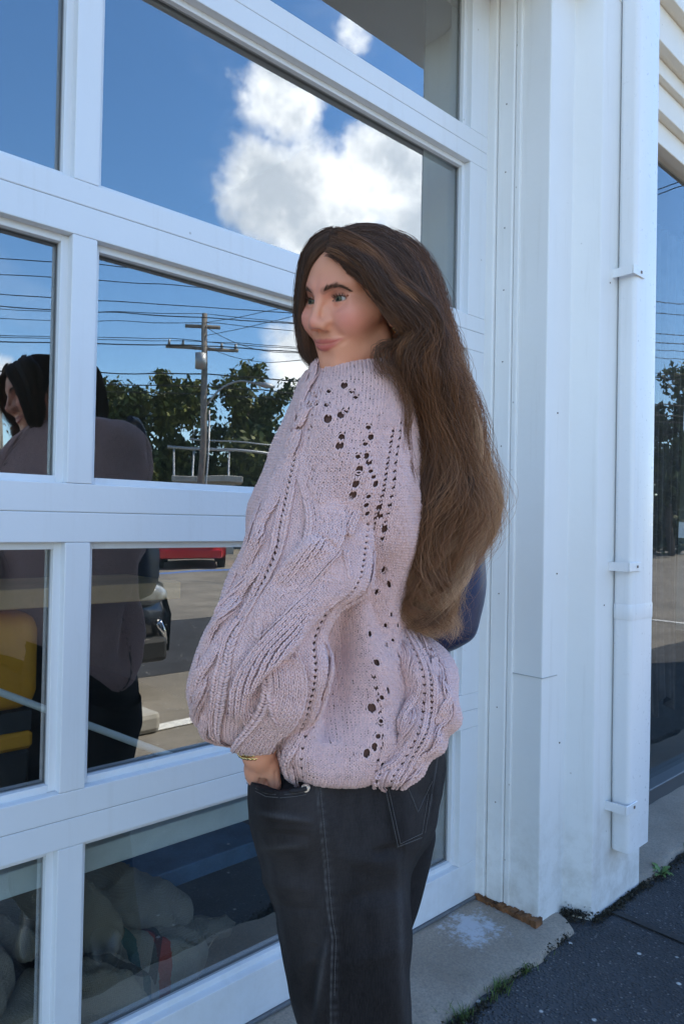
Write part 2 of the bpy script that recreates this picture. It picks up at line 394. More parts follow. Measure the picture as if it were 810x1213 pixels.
# ---------------------------------------------------------------- downspout
dsp = thing('downspout', 'white square downspout strapped to the pier beside the shop window', 'downspout', (2.325, -0.33, 0.17))
def ds_prof():
    x0, x1, y0, y1, r = -0.080, 0.080, -0.032, 0.031, 0.016
    pts = []
    for cx, cy, a0 in ((x1-r, y1-r, 0), (x0+r, y1-r, 90), (x0+r, y0+r, 180), (x1-r, y0+r, 270)):
        for a in np.linspace(a0, a0+90, 5): pts.append((cx+r*math.cos(R(a)), cy+r*math.sin(R(a))))
    return pts
pf = ds_prof(); n = len(pf)
def ds_shell(name, sx, z0, z1, m, bulge=0.0, taper=0.0):
    V = []; zs = [z0, z0+0.004, z1-0.004, z1] if bulge else np.linspace(z0, z1, 12)
    for q, z in enumerate(zs):
        s = sx+(0.0 if not bulge or q in (1, 2) else -bulge)
        s -= taper*max(0, 1-abs(z-z0)/0.03)
        V += [(p[0]*s, p[1]*s, z) for p in pf]
    L = len(zs); F = [(i*n+k, i*n+(k+1) % n, (i+1)*n+(k+1) % n, (i+1)*n+k) for i in range(L-1) for k in range(n)]
    return raw(name, V, F, m, dsp, True)
ds_shell('pipe', 1.0, 0.0, 3.2, M_pvc, 0, 0.05)
ds_shell('joint_collar', 1.035, 0.735, 0.785, M_pvc, 0.02)
for z in (0.145, 0.905, 1.845):
    b_ = box('bracket', (-0.108, -0.030), (-0.038, -0.0335), (z-0.014, z+0.014), M_pvc, dsp, 0.001)
    box('bracket_lug', (-0.108, -0.1035), (-0.033, 0.033), (z-0.0138, z+0.0138), M_pvc, b_)
    box('screw', (-0.060, -0.052), (-0.0405, -0.0382), (z-0.003, z+0.005), M_nail, b_)

# ---------------------------------------------------------------- sectional garage door, front face at y=0
door = thing('garage_door', 'white sectional garage door of large glass panes with coffee sacks stored behind', 'garage door')
XL, XR = -2.03, 1.960
MULL = [(-0.685, -0.634), (0.583, 0.634)]; ST = 0.105
SEC = [(0.010, 0.6070), (0.6080, 1.2085), (1.2095, 1.8175), (1.8185, 2.4075), (2.4085, 3.02)]
RAILB = [0.123-0.010, 0.661-0.6080, 1.266-1.2095, 1.866-1.8185, 2.460-2.4085]
RAILT = [0.6070-0.552, 1.2085-1.150, 1.8175-1.757, 2.4075-2.355, 0.06]
def framebar(name, x, z): return box(name, x, (0.0, 0.050), z, M_frame, door, 0.0018, 2)
for (z0, z1), rb, rt in zip(SEC, RAILB, RAILT):
    framebar('rail', (XL, XR), (z0, z0+rb)); framebar('rail', (XL, XR), (z1-rt, z1))
    zi = (z0+rb+0.0004, z1-rt-0.0004)
    framebar('stile', (XL+0.0005, XL+ST), zi); framebar('stile', (XR-ST, XR-0.0005), zi)
    for m0, m1 in MULL: framebar('mullion', (m0, m1), zi)
    xs = [XL+ST]+[v for mm in MULL for v in mm]+[XR-ST]
    for a, c in zip(xs[0::2], xs[1::2]):
        gp = box('glass_pane', (a-0.004, c+0.004), (0.0440, 0.0442), (zi[0]-0.004, zi[1]+0.004), M_glass, door)
        bm = bmesh.new(); e = 0.0135
        for (x, z) in (((a, a+e), zi), ((c-e, c), zi), ((a+e, c-e), (zi[0], zi[0]+e)), ((a+e, c-e), (zi[1]-e, zi[1]))):
            add_box(bm, x, (0.0375, 0.0430), z)
        bm_obj('gasket', bm, M_gk, gp)
        bm = bmesh.new(); e = 0.014
        for (x, z) in (((a-0.001, a+e), zi), ((c-e, c+0.001), zi), ((a+e, c-e), (zi[0]-0.001, zi[0]+e)), ((a+e, c-e), (zi[1]-e, zi[1]+0.001))):
            add_box(bm, x, (0.022, 0.0370), z, 0.001)
        bm_obj('glazing_bead', bm, M_frame, gp)
M_seam = simple('section_seam_strip', (0.30, 0.31, 0.32), 0.6)
for z in (0.6075, 1.2090, 1.8180, 2.4080): box('section_seam', (XL, XR), (0.0020, 0.045), (z-0.0006, z+0.0006), M_seam, door)
box('bottom_seal', (XL, XR), (-0.008, 0.048), (0.0005, 0.0095), M_greyrub, door, 0.002)
# ================================================================ SDF TOOLS (organic shapes as one continuous mesh)
def smin(a, b, k):
    h = np.clip(0.5+0.5*(b-a)/k, 0, 1); return b+(a-b)*h-k*h*(1-h)
def smax(a, b, k): return -smin(-a, -b, k)
def sd_ell(P, c, r):
    q = [(P[i]-c[i])/r[i] for i in range(3)]
    k0 = np.sqrt(q[0]**2+q[1]**2+q[2]**2)
    k1 = np.sqrt(sum((q[i]/r[i])**2 for i in range(3)))
    return k0*(k0-1.0)/(k1+1e-9)
def sd_sph(P, c, r): return np.sqrt(sum((P[i]-c[i])**2 for i in range(3)))-r
def sd_cap(P, a, b, ra, rb=None):
    rb = ra if rb is None else rb
    a = np.array(a, float); b = np.array(b, float); ab = b-a; L = ab.dot(ab)+1e-12
    t = np.clip(sum((P[i]-a[i])*ab[i] for i in range(3))/L, 0, 1)
    return np.sqrt(sum((P[i]-a[i]-t*ab[i])**2 for i in range(3)))-(ra+(rb-ra)*t)
def grid(lo, hi, h):
    ax = [np.arange(lo[i], hi[i]+h, h, dtype=np.float32) for i in range(3)]
    return np.meshgrid(*ax, indexing='ij'), np.array([a[0] for a in ax])
def surface_nets(f, lo, h):
    """naive surface nets: scalar grid -> verts, quads"""
    s = f < 0; nx, ny, nz = f.shape
    c = np.zeros((nx-1, ny-1, nz-1), np.uint8)
    for dx in (0, 1):
        for dy in (0, 1):
            for dz in (0, 1): c += s[dx:nx-1+dx, dy:ny-1+dy, dz:nz-1+dz]
    act = (c > 0) & (c < 8); I = np.argwhere(act); idx = -np.ones(act.shape, np.int32); idx[act] = np.arange(len(I))
    acc = np.zeros((len(I), 3)); cnt = np.zeros(len(I))
    corners = [(a, b, d) for a in (0, 1) for b in (0, 1) for d in (0, 1)]
    for i, p in enumerate(corners):
        for q in corners[i+1:]:
            if sum(abs(p[k]-q[k]) for k in range(3)) != 1: continue
            fa = f[I[:, 0]+p[0], I[:, 1]+p[1], I[:, 2]+p[2]]; fb = f[I[:, 0]+q[0], I[:, 1]+q[1], I[:, 2]+q[2]]
            m = (fa < 0) != (fb < 0); t = np.where(m, fa/np.where(m, fa-fb, 1), 0)
            pa = np.array(p, float); d = np.array(q, float)-pa
            acc[m] += pa+t[m][:, None]*d; cnt[m] += 1
    V = (I+acc/cnt[:, None])*h+lo
    Q = []
    for ax in range(3):
        o = [k for k in range(3) if k != ax]
        sl0 = [slice(1, -1)]*3; sl0[ax] = slice(0, -1); sl1 = [slice(1, -1)]*3; sl1[ax] = slice(1, None)
        a = s[tuple(sl0)]; b = s[tuple(sl1)]; E = np.argwhere(a != b); flip = a[tuple(E.T)]
        base = E.copy()
        for k in o: base[:, k] += 1
        def at(d1, d2):
            q = base.copy(); q[:, o[0]] -= d1; q[:, o[1]] -= d2; return idx[tuple(q.T)]
        quad = np.stack([at(0, 0), at(1, 0), at(1, 1), at(0, 1)], 1)
        if ax == 1: flip = ~flip
        quad[~flip] = quad[~flip][:, ::-1]; Q.append(quad)
    return V, np.concatenate(Q)

# ================================================================ INSIDE THE GARAGE
M_beam = simple('pale_blue_grey_lumber', (0.80, 0.86, 0.87), 0.6, 0.12, 8.0, 0.2)
tag(box('rack_bar', (-1.6, 1.90), (0.115, 0.150), (0.432, 0.484), M_beam, None, 0.002), 'pale grey rack bar running just inside the lowest row of door panes', 'bar')
tag(box('wooden_shelf', (-1.9, 1.215), (0.62, 0.98), (0.948, 1.002), simple('brown_shelf_wood', (0.66, 0.42, 0.20), 0.6, 0.2, 6.0), None, 0.003), 'brown wooden shelf board seen through the glass behind the mullion', 'shelf')
tag(tube('white_pipe', [(-0.30, 1.45, 1.19), (0.601, 0.40, 0.783), (0.880, 0.075, 0.652)], 0.009, simple('white_plastic_pipe', (0.75, 0.77, 0.78), 0.4), None, 8), 'thin white pipe leaning diagonally inside the garage door', 'pipe')
oc = thing('orange_machine', 'orange machine housing standing under the brown shelf inside', 'machine', (0.50, 0.86, 0.0))
M_or = simple('orange_paint', (0.90, 0.36, 0.02), 0.5, 0.2, 6.0)
bm = bmesh.new(); add_box(bm, (-0.42, 0.30), (-0.20, 0.2), (0.66, 0.93), 0.05, 4); bm_obj('housing', bm, M_or, oc, True)
box('lower_band', (-0.42, 0.285), (-0.19, 0.2), (0.55, 0.60), M_or, oc, 0.01)
box('base', (-0.40, 0.28), (-0.18, 0.2), (-0.004, 0.548), M_gasket, oc, 0.01)
box('middle', (-0.40, 0.28), (-0.185, 0.19), (0.602, 0.658), M_gasket, oc)
tag(box('blue_pallet', (0.95, 1.42), (0.40, 0.85), (0.165, 0.215), simple('blue_pallet_paint', (0.05, 0.13, 0.25), 0.6, 0.3, 10), None, 0.004), 'dark blue board lying in the shade behind the tied sack', 'board')

def burlap_mat(name, stripes=False):
    m, t, b = mat(name); o = t.obj(); g = o
    w1 = t.new('ShaderNodeTexWave', wave_type='BANDS', bands_direction='X'); w1.inputs['Scale'].default_value = 85; w1.inputs['Distortion'].default_value = 1.5; t.l.new(g, w1.inputs['Vector'])
    w2 = t.new('ShaderNodeTexWave', wave_type='BANDS', bands_direction='Z'); w2.inputs['Scale'].default_value = 85; w2.inputs['Distortion'].default_value = 1.5; t.l.new(g, w2.inputs['Vector'])
    wv = t.math('MULTIPLY', w1.outputs['Fac'], w2.outputs['Fac'])
    c = t.mix(t.noise(5.0, 6, 0.65, g), (0.22, 0.185, 0.14), (0.44, 0.395, 0.33))
    c = t.mix(t.math('MULTIPLY', t.math('SUBTRACT', 1.0, wv), 0.35), c, (0.16, 0.12, 0.08))
    if stripes:
        x = t.xyz(g)[0]; rag = t.math('ADD', x, t.math('MULTIPLY', t.math('SUBTRACT', t.noise(60.0, 3, 0.6, g), 0.5), 0.012))
        def band(lo, hi): return t.math('MULTIPLY', t.math('GREATER_THAN', rag, lo), t.math('LESS_THAN', rag, hi))
        c = t.mix(t.math('MULTIPLY', band(0.075, 0.105), 0.85), c, (0.38, 0.045, 0.035))
        c = t.mix(t.math('MULTIPLY', band(0.015, 0.038), 0.8), c, (0.03, 0.10, 0.10))
        # printed ring and red swash on the upper face (a faded sack print)
        d = t.new('ShaderNodeVectorMath', operation='DISTANCE'); t.l.new(t.scale(g, (0.8, 1.0, 0.0)), d.inputs[0]); d.inputs[1].default_value = (0.02*0.8, -0.02, 0)
        ring = t.math('MULTIPLY', t.math('GREATER_THAN', d.outputs['Value'], 0.062), t.math('LESS_THAN', d.outputs['Value'], 0.078))
        c = t.mix(t.math('MULTIPLY', ring, 0.75), c, (0.03, 0.03, 0.03))
    t.l.new(c, b.inputs['Base Color']); setp(b, rough=0.95, spec=0.1)
    t.l.new(t.bump(wv, 0.5, 0.002), b.inputs['Normal']); return m
M_burlap = burlap_mat('burlap'); M_burlap_s = burlap_mat('printed_burlap', True)
def sack(name, loc, rotz, size, m, label, ear=True, tilt=0.0, seed=0):
    t = thing(name, label, 'sack', loc, rotz, 'burlap coffee sacks behind the glass'); t.rotation_euler = (0, tilt, rotz)
    lx, ly, lz = size
    (X, Y, Z), lo = grid((-lx*1.15, -ly*1.25, -lz*1.3), (lx*1.25, ly*1.25, lz*1.3), 0.009)
    r = np.random.default_rng(seed); ph = r.uniform(0, 6, 6)
    ex = np.abs(X/lx); rx = np.clip(1-ex**2.6, 0.0, 1)**0.42
    d = (np.sqrt((np.abs(Y)/(ly*(rx+0.03)))**2.3+(np.abs(Z)/(lz*(rx*0.92+0.08)))**2.3)-1)*min(ly, lz)*0.6
    d += 0.010*np.sin(Y*30+X*14+ph[0]+2*np.sin(X*11))+0.006*np.sin(X*60+Y*35+3*np.sin(Y*20+ph[4]))+0.004*np.abs(np.sin(X*33-Y*52+2*np.sin(X*15+ph[5])))
    d += 0.007*np.sin(Y*38+X*9+ph[0])*np.clip(ex*1.4-0.2, 0, 1)+0.006*np.sin(X*23+ph[1])*np.cos(Y*17+ph[2])+0.004*np.sin(Z*45+X*20+ph[3])
    d = np.maximum(d, np.abs(X)-lx)
    V, Q = surface_nets(d.astype(np.float32), lo, 0.009)
    np_mesh('body', V, Q, m, t)
    if ear:
        n = 24; V = []; F = []
        for i in range(n):
            f = i/(n-1); rad = 0.034*(1-f)**0.7+0.014+0.013*max(0, f-0.55)/0.45; cx = lx*0.90+f*0.16; cz = 0.010*math.sin(f*5)
            for k in range(14):
                a = k*2*math.pi/14; q = rad*(1+0.22*math.sin(a*5+f*7)+0.1*math.sin(a*3))
                V.append((cx, q*math.cos(a), cz+0.8*q*math.sin(a)))
        for i in range(n-1):
            for k in range(14): F.append((i*14+k, i*14+(k+1) % 14, (i+1)*14+(k+1) % 14, (i+1)*14+k))
        F.append(list(range((n-1)*14, n*14)))
        e = raw('tied_ear', V, F, m, t, True)
        tw = np.array([(lx*0.90+0.095+0.004*math.sin(a*.5), 0.026*math.cos(a), 0.024*math.sin(a)) for a in np.linspace(0, 12, 40)])
        tube('twine', tw, 0.0022, simple('twine_'+str(seed), (0.45, 0.38, 0.28), 0.9), e, 5)
        tail = smoothline([(lx*0.90+0.095, -0.02, -0.01), (lx*0.86, -0.06, -0.05), (lx*0.9, -0.10, -0.075), (lx*0.99, -0.115, -0.08)], 14)
        tube('twine_tail', tail, 0.0014, bpy.data.materials['twine_'+str(seed)], e, 5)
    return t
sack('coffee_sack', (0.80, 0.215, 0.105), R(12), (0.27, 0.12, 0.095), M_burlap_s, 'striped burlap coffee sack with its tied ear pointing right, lowest of the sacks', True, R(4), 1)
sack('coffee_sack', (0.80, 0.40, 0.200), R(-18), (0.30, 0.16, 0.10), M_burlap, 'big slumped burlap sack lying across behind the striped sack', False, R(14), 2)
sack('coffee_sack', (0.36, 0.26, 0.175), R(6), (0.24, 0.13, 0.10), M_burlap, 'pale burlap sack at the left edge behind the lowest left pane', False, R(-6), 3)
sack('coffee_sack', (0.30, 0.24, 0.33), R(-10), (0.23, 0.12, 0.085), M_burlap, 'pale burlap sack on top of the left sack under the rack bar', False, R(8), 4)

# ================================================================ SECOND BAY: SHOP WINDOW
win = thing('shop_window', 'large shop window with dark curtains inside, to the right of the downspout', 'window')
box('frame_bottom', (2.474, 7.19), (-0.03, 0.06), (-0.004, 0.062), simple('dark_window_frame', (0.07, 0.075, 0.08), 0.4), win, 0.003)
box('frame_side', (2.474, 2.52), (0.0, 0.06), (0.064, ZT-0.026), M_frame, win, 0.002)
box('frame_side', (7.14, 7.19), (0.0, 0.06), (0.064, ZT-0.026), M_frame, win, 0.002)
box('frame_mullion', (4.7, 4.76), (0.0, 0.06), (0.064, ZT-0.026), M_frame, win, 0.002)
M_glass2 = glass_mat('shop_glass', 0.06, (0.86, 0.88, 0.88), 0.0006, 0.45)
box('glass_pane', (2.516, 4.705), (0.030, 0.0302), (0.060, ZT-0.028), M_glass2, win)
box('glass_pane', (4.755, 7.145), (0.030, 0.0302), (0.060, ZT-0.028), M_glass2, win)
def curtain(name, x0, x1, y, z0, z1, m, label, folds, amp, seed, ragged=0.0):
    r = np.random.default_rng(seed); nx, nz = 60, 24; V = []
    for j in range(nz):
        f = j/(nz-1)
        for i in range(nx):
            u = i/(nx-1); w = 1-0.25*(1-f)
            x = x0+(x1-x0)*(0.5+(u-0.5)*w)+0.05*(1-f)*math.sin(seed+f*4)
            V.append((x, y+amp*math.sin(u*folds*6.28+seed+f*1.3)+0.3*amp*math.sin(u*folds*15), z0+(z1-z0)*f+(1-f)*ragged*math.sin(u*9+seed)))
    F = [(j*nx+i, j*nx+i+1, (j+1)*nx+i+1, (j+1)*nx+i) for j in range(nz-1) for i in range(nx-1)]
    return tag(raw(name, V, F, m, None, True), label, 'curtain', 'dark curtains in the shop window')
M_curt = simple('dark_curtain_cloth', (0.085, 0.075, 0.07), 0.9, 0.3, 10)
curtain('curtain', 3.02, 3.16, 0.22, 0.42, 2.8, M_curt, 'narrow dark curtain strip nearest the downspout', 3, 0.02, 1, 0.06)
curtain('curtain', 3.30, 3.48, 0.24, 0.22, 2.8, M_curt, 'second dark curtain strip from the downspout with longer hem', 3, 0.02, 2, 0.08)
curtain('curtain', 3.7, 4.2, 0.26, 0.25, 2.8, M_curt, 'wide dark curtain at the right edge of the shop window', 5, 0.025, 3, 0.05)
curtain('curtain', 2.56, 4.6, 0.55, 0.05, 2.85, simple('grey_sheer_cloth', (0.11, 0.105, 0.10), 0.9, 0.2, 10), 'wide grey curtain with soft folds behind the dark strips', 16, 0.03, 7)
M_wb = simple('white_board', (0.85, 0.86, 0.87), 0.5)
tag(box('white_board', (2.72, 6.0), (0.40, 0.43), (1.80, 1.93), M_wb, None, 0.003), 'upper white rail board inside the shop window', 'board')
tag(box('white_board', (2.72, 6.0), (0.42, 0.45), (1.14, 1.24), M_wb, None, 0.003), 'lower white rail board inside the shop window', 'board')
tag(box('notice_sheet', (3.30, 3.62), (0.36, 0.363), (1.45, 1.78), M_wb), 'pale notice sheet hanging between the two white boards', 'notice')

# ================================================================ ACROSS THE CAR PARK (seen mirrored in the glass)
M_tyre = simple('tyre_rubber', (0.02, 0.02, 0.021), 0.8); M_rim = simple('alloy_rim', (0.5, 0.5, 0.52), 0.3, metal=0.9)
M_carglass = simple('car_window_glass', (0.015, 0.018, 0.02), 0.05, spec=0.8)
M_chrome = simple('chrome', (0.75, 0.76, 0.78), 0.12, metal=1.0); M_lamp = simple('headlight_glass', (0.26, 0.28, 0.30), 0.06, 0.5, 20, spec=1.0)
M_tail = simple('tail_light_red', (0.5, 0.01, 0.01), 0.1); M_plate = simple('plate_white', (0.75, 0.75, 0.72), 0.5); M_trim = simple('black_plastic_trim', (0.02, 0.02, 0.02), 0.5)
def car(name, label, paint, loc, rotz, hatch=True, group=None):
    """nose towards local -y, length 4.2"""
    t = thing(name, label, 'car', loc, rotz, group)
    roof_end = 1.75 if hatch else 1.15
    prof = [(-2.08, 0.32), (-2.10, 0.60), (-1.98, 0.78), (-1.05, 0.95), (-0.98, 0.97), (1.62, 1.00), (2.02, 0.96), (2.10, 0.72), (2.08, 0.34), (1.75, 0.24), (-1.75, 0.22)]
    ns = 9; V = []; F = []; k = len(prof)
    for i in range(ns):
        u = -1+2*i/(ns-1); w = 0.88*math.copysign(abs(u)**0.8, u); e = abs(u)**4
        for (y, z) in prof: V.append((w, y*(1-0.06*e), z-(0.05*e if z > 0.55 else -0.02*e)))
    for i in range(ns-1):
        for j in range(k): F.append((i*k+j, i*k+(j+1) % k, (i+1)*k+(j+1) % k, (i+1)*k+j))
    F += [list(range(k)), [(ns-1)*k+j for j in range(k)][::-1]]
    o = raw('body', V, F, paint, t, True)
    md = o.modifiers.new('bevel', 'BEVEL'); md.width = 0.05; md.segments = 3; md.limit_method = 'ANGLE'; md.angle_limit = R(25)
    def lof(name, rows, m):
        V = [p for row in rows for p in row]; n = len(rows[0])
        F = [(i*n+j, i*n+(j+1) % n, (i+1)*n+(j+1) % n, (i+1)*n+j) for i in range(len(rows)-1) for j in range(n)]+[list(range(n))[::-1], [(len(rows)-1)*n+j for j in range(n)]]
        return raw(name, V, F, m, t, False)
    g = lof('cabin_glass', [[(-0.80, -1.0, 0.94), (0.80, -1.0, 0.94), (0.80, roof_end+0.27, 0.97), (-0.80, roof_end+0.27, 0.97)], [(-0.62, -0.25, 1.40), (0.62, -0.25, 1.40), (0.62, roof_end, 1.42), (-0.62, roof_end, 1.42)]], M_carglass)
    lof('roof', [[(-0.64, -0.30, 1.395), (0.64, -0.30, 1.395), (0.64, roof_end+0.05, 1.415), (-0.64, roof_end+0.05, 1.415)], [(-0.52, -0.10, 1.46), (0.52, -0.10, 1.46), (0.52, roof_end-0.15, 1.47), (-0.52, roof_end-0.15, 1.47)]], paint)
    for sx in (-1, 1):
        for y in (-1.30, 1.30):
            P = [(sx*0.70, y, 0.31), (sx*0.90, y, 0.31)]; V, Fq = tube_np(P, 0.31, 20); w = raw('wheel', V, Fq, M_tyre, t)
            V, Fq = tube_np([(sx*0.895, y, 0.31), (sx*0.905, y, 0.31)], 0.20, 16); raw('rim', V, Fq, M_rim, w)
        (X, Y, Z), lo = grid((0.46, -2.12, 0.58), (0.88, -1.72, 0.84), 0.012)
        d = smax(sd_ell((X, Y, Z), (0.68, -1.94, 0.71), (0.19, 0.17, 0.085)), -(Y+2.09), 0.02)
        V, Q = surface_nets(d.astype(np.float32), lo, 0.012); V[:, 0] *= sx
        if sx < 0: Q = Q[:, ::-1]
        h = np_mesh('headlight', V, Q, M_lamp, t)
        tube('chrome_blade', [(sx*0.74, -2.085, 0.52), (sx*0.80, -2.05, 0.44), (sx*0.81, -2.05, 0.36)], 0.028, M_chrome, t, 8)
        box('tail_light', (sx*0.62-0.16, sx*0.62+0.16), (2.02, 2.095), (0.72, 0.92), M_tail, t, 0.03, 2)
        box('mirror', (sx*0.95-0.09, sx*0.95+0.09), (-0.72, -0.60), (0.95, 1.07), paint, t, 0.03, 2)
    box('front_grille', (-0.45, 0.45), (-2.12, -2.06), (0.50, 0.66), M_trim, t, 0.02); box('front_bumper', (-0.80, 0.80), (-2.13, -2.0), (0.26, 0.42), M_trim, t, 0.03, 2)
    box('rear_bumper', (-0.80, 0.80), (2.02, 2.13), (0.28, 0.50), paint, t, 0.03, 2); box('number_plate', (-0.26, 0.26), (2.10, 2.125), (0.60, 0.71), M_plate, t)
    return t
def carpaint(name, c): return simple(name, c, 0.25, coat=1.0, coatr=0.05)
car('parked_car', 'black car parked nose in, mirrored at the left of the lower panes', carpaint('black_car_paint', (0.008, 0.008, 0.010)), (1.80, -5.12, -0.045), math.pi, True, 'cars on the car park').rotation_euler = (0, 0, math.pi)
car('parked_car', 'grey car parked two bays along, mirrored behind the woman', carpaint('grey_car_paint', (0.18, 0.19, 0.20)), (9.4, -6.2, -0.045), math.pi, True, 'cars on the car park')
car('parked_car', 'red hatchback seen from behind, mirrored just under the middle rail', carpaint('red_car_paint', (0.62, 0.015, 0.018)), (10.75, -15.9, -0.045), R(32), True, 'cars on the car park')
# pale concrete wheel stop
bm = bmesh.new(); add_box(bm, (1.62, 2.17), (-2.62, -2.30), (-0.044, 0.075), 0.03, 2)
tag(bm_obj('wheel_stop', bm, simple('pale_concrete', (0.40, 0.38, 0.33), 0.9, 0.15, 8, 0.3)), 'pale concrete wheel stop on the car park, mirrored low in the door', 'wheel stop')

# trees ---------------------------------------------------------
def leaf_mat(name, c):
    m, t, b = mat(name); o = t.obj(); rnd = t.new('ShaderNodeNewGeometry')
    c2 = tuple(x*0.45 for x in c); c3 = (min(1, c[0]*1.9), c[1]*1.45, c[2]*1.0)
    f = t.math('ADD', t.math('MULTIPLY', t.noise(0.9, 4, 0.6, o), 0.7), t.math('MULTIPLY', rnd.outputs['Random Per Island'], 0.45))
    t.l.new(t.mix(t.mapr(f, 0.3, 0.85), c2, c3), b.inputs['Base Color']); setp(b, rough=0.6, spec=0.3); return m
M_leaf = [leaf_mat('leaves_dark_green', (0.045, 0.075, 0.022)), leaf_mat('leaves_mid_green', (0.075, 0.105, 0.03)), leaf_mat('leaves_turning', (0.13, 0.085, 0.035))]
M_bark = simple('bark', (0.09, 0.07, 0.055), 0.9, 0.4, 8)
def tree(label, loc, h, r, seed, kind=0, nleaf=2600, open_=0.0):
    t = thing('tree', label, 'tree', loc, 0, 'trees beyond the car park'); g = np.random.default_rng(seed)
    VV, FF = [], []; off = 0
    def add(P, rad):
        nonlocal off
        V, F = tube_np(P, rad, 7); VV.append(V); FF.extend([[i+off for i in f] for f in F]); off += len(V)
    top = np.array([g.normal(0, 0.2), g.normal(0, 0.2), h*0.8])
    tr = smoothline([(0, 0, -0.1), (g.normal(0, .1), g.normal(0, .1), h*0.3), top], 10); add(tr, np.linspace(0.05*h*0.4, 0.02, 10))
    tips = []
    for k in range(13):
        f = g.uniform(0.25, 0.95); s = tr[int(f*9)]; a = g.uniform(0, 6.28); L = r*g.uniform(0.55, 1.0)*(1.05-0.45*f)
        e = s+np.array([math.cos(a)*L, math.sin(a)*L, h*g.uniform(0.06, 0.24)])
        add(smoothline([s, (s+e)/2+np.array([0, 0, 0.1*L]), e], 6), np.linspace(0.035, 0.010, 6)*h/5)
        tips += [e, (s+e)/2, e*0.6+s*0.4+np.array([0, 0, 0.2])]
    tips.append(top+np.array([0, 0, h*0.12]))
    raw('trunk', np.concatenate(VV), FF, M_bark, t, True)
    tips = np.array(tips); ci = g.integers(0, len(tips), nleaf); sd = (0.15+0.85*g.random(nleaf))[:, None]
    d = g.normal(size=(nleaf, 3)); d /= np.linalg.norm(d, axis=1, keepdims=True)
    C = tips[ci]+d*sd*r*g.uniform(0.20, 0.46, (len(tips), 1))[ci]*np.array([1, 1, 0.75])
    a = g.normal(size=(nleaf, 3)); a /= np.linalg.norm(a, axis=1, keepdims=True); b_ = np.cross(a, g.normal(size=(nleaf, 3))); b_ /= np.linalg.norm(b_, axis=1, keepdims=True)
    s = g.uniform(0.07, 0.17, (nleaf, 1))*(h/6)
    V = np.stack([C-a*s, C+b_*s*0.5, C+a*s, C-b_*s*0.5], 1).reshape(-1, 3)
    np_mesh('crown', V, np.arange(nleaf*4).reshape(-1, 4), M_leaf[kind], t, False)
    return t
TREES = [((12.6, -29.0), 5.6, 2.4, 2, 'low russet tree at the left end of the mirrored tree line'), ((14.3, -27.6), 7.2, 2.7, 0, 'round dark green tree left of the utility pole'),
         ((15.9, -27.4), 7.9, 2.8, 1, 'bushy mid green tree just left of the utility pole'), ((17.4, -26.9), 7.0, 2.6, 0, 'dark green tree right behind the utility pole'),
         ((19.4, -25.4), 8.6, 2.7, 1, 'tall feathery tree right of the street lamp'), ((21.0, -24.6), 7.8, 2.8, 0, 'dark tree next to the tall feathery tree'),
         ((23.0, -23.5), 7.6, 2.8, 1, 'green tree at the right end of the mirrored tree line'), ((25.4, -21.0), 7.8, 2.8, 0, 'dark green tree mirrored behind the woman'),
         ((30.0, -17.0), 8.2, 3.0, 1, 'mid green tree mirrored in the shop window'), ((33.0, -12.0), 8.6, 3.0, 0, 'dark tree mirrored at the edge of the shop window')]
for i, ((x, y), h, r, kd, lab) in enumerate(TREES):
    tree(lab, (x, y, -0.06), h, r, 100+i, kd, 9000, 0)
# low hedge behind the trees (one uncountable mass)
g = np.random.default_rng(5); nl = 30000; u = g.random(nl)
C = np.stack([11+u*26, -31.5+u*19+g.normal(0, 0.5, nl), g.random(nl)**0.8*(3.4+0.5*np.sin(u*40))], 1)
a = g.normal(size=(nl, 3)); a /= np.linalg.norm(a, axis=1, keepdims=True); b_ = np.cross(a, g.normal(size=(nl, 3))); b_ /= np.linalg.norm(b_, axis=1, keepdims=True)
V = np.stack([C-a*.16, C+b_*.09, C+a*.16, C-b_*.09], 1).reshape(-1, 3)
tag(np_mesh('hedge', V, np.arange(nl*4).reshape(-1, 4), M_leaf[0], None, False), 'dark undergrowth along the far side of the car park', 'hedge', kind='stuff')

# utility pole, lamp and wires ------------------------------------
M_pole = simple('weathered_pole_wood', (0.20, 0.175, 0.15), 0.9, 0.3, 6); M_metal = simple('grey_galvanised', (0.36, 0.37, 0.38), 0.5, metal=0.6); M_wire = simple('black_cable', (0.02, 0.02, 0.022), 0.6)
PX, PY = 12.88, -18.85
pd = np.array([0.826, 0.563, 0.0])               # along the road
pole = thing('utility_pole', 'grey wooden utility pole with crossarms and a curved lamp arm', 'utility pole', (PX, PY, -0.05))
tube('pole', [(0, 0, 0), (0.02, 0, 4), (0, 0, 7.95)], [0.12, 0.105, 0.085], M_pole, pole, 12)
def arm(z, L, m=M_pole):
    d = pd*L; return tube('crossarm', [tuple(-d+np.array([0, -0.1, z])), tuple(d+np.array([0, -0.1, z]))], 0.06, m, pole, 6)
arm(6.85, 1.15); arm(7.55, 0.55)
for s in (-1.05, -0.6, 0.6, 1.05):
    p = pd*s; tube('insulator', [(p[0], p[1]-0.1, 6.9), (p[0], p[1]-0.1, 7.08)], [0.05, 0.035], M_metal, pole, 8)
tube('transformer', [(-0.25, 0.2, 6.1), (-0.25, 0.2, 6.6)], 0.17, M_metal, pole, 14)
lamp_pts = smoothline([(0.1, 0.05, 5.0), (0.45, 0.3, 5.55), (0.95, 0.65, 5.82), (1.45, 1.0, 5.75)], 14)
la = tube('lamp_arm', lamp_pts, 0.035, M_metal, pole, 8)
tube('lamp_head', [(1.40, 0.97, 5.74), (1.7, 1.17, 5.70), (1.95, 1.34, 5.68)], [0.05, 0.11, 0.04], M_metal, la, 10)
for zz in (1.2, 2.0): tube('conduit', [(0.16, 0.1, 0), (0.15, 0.1, 4.8)], 0.03, M_metal, pole, 6) if zz < 1.5 else None
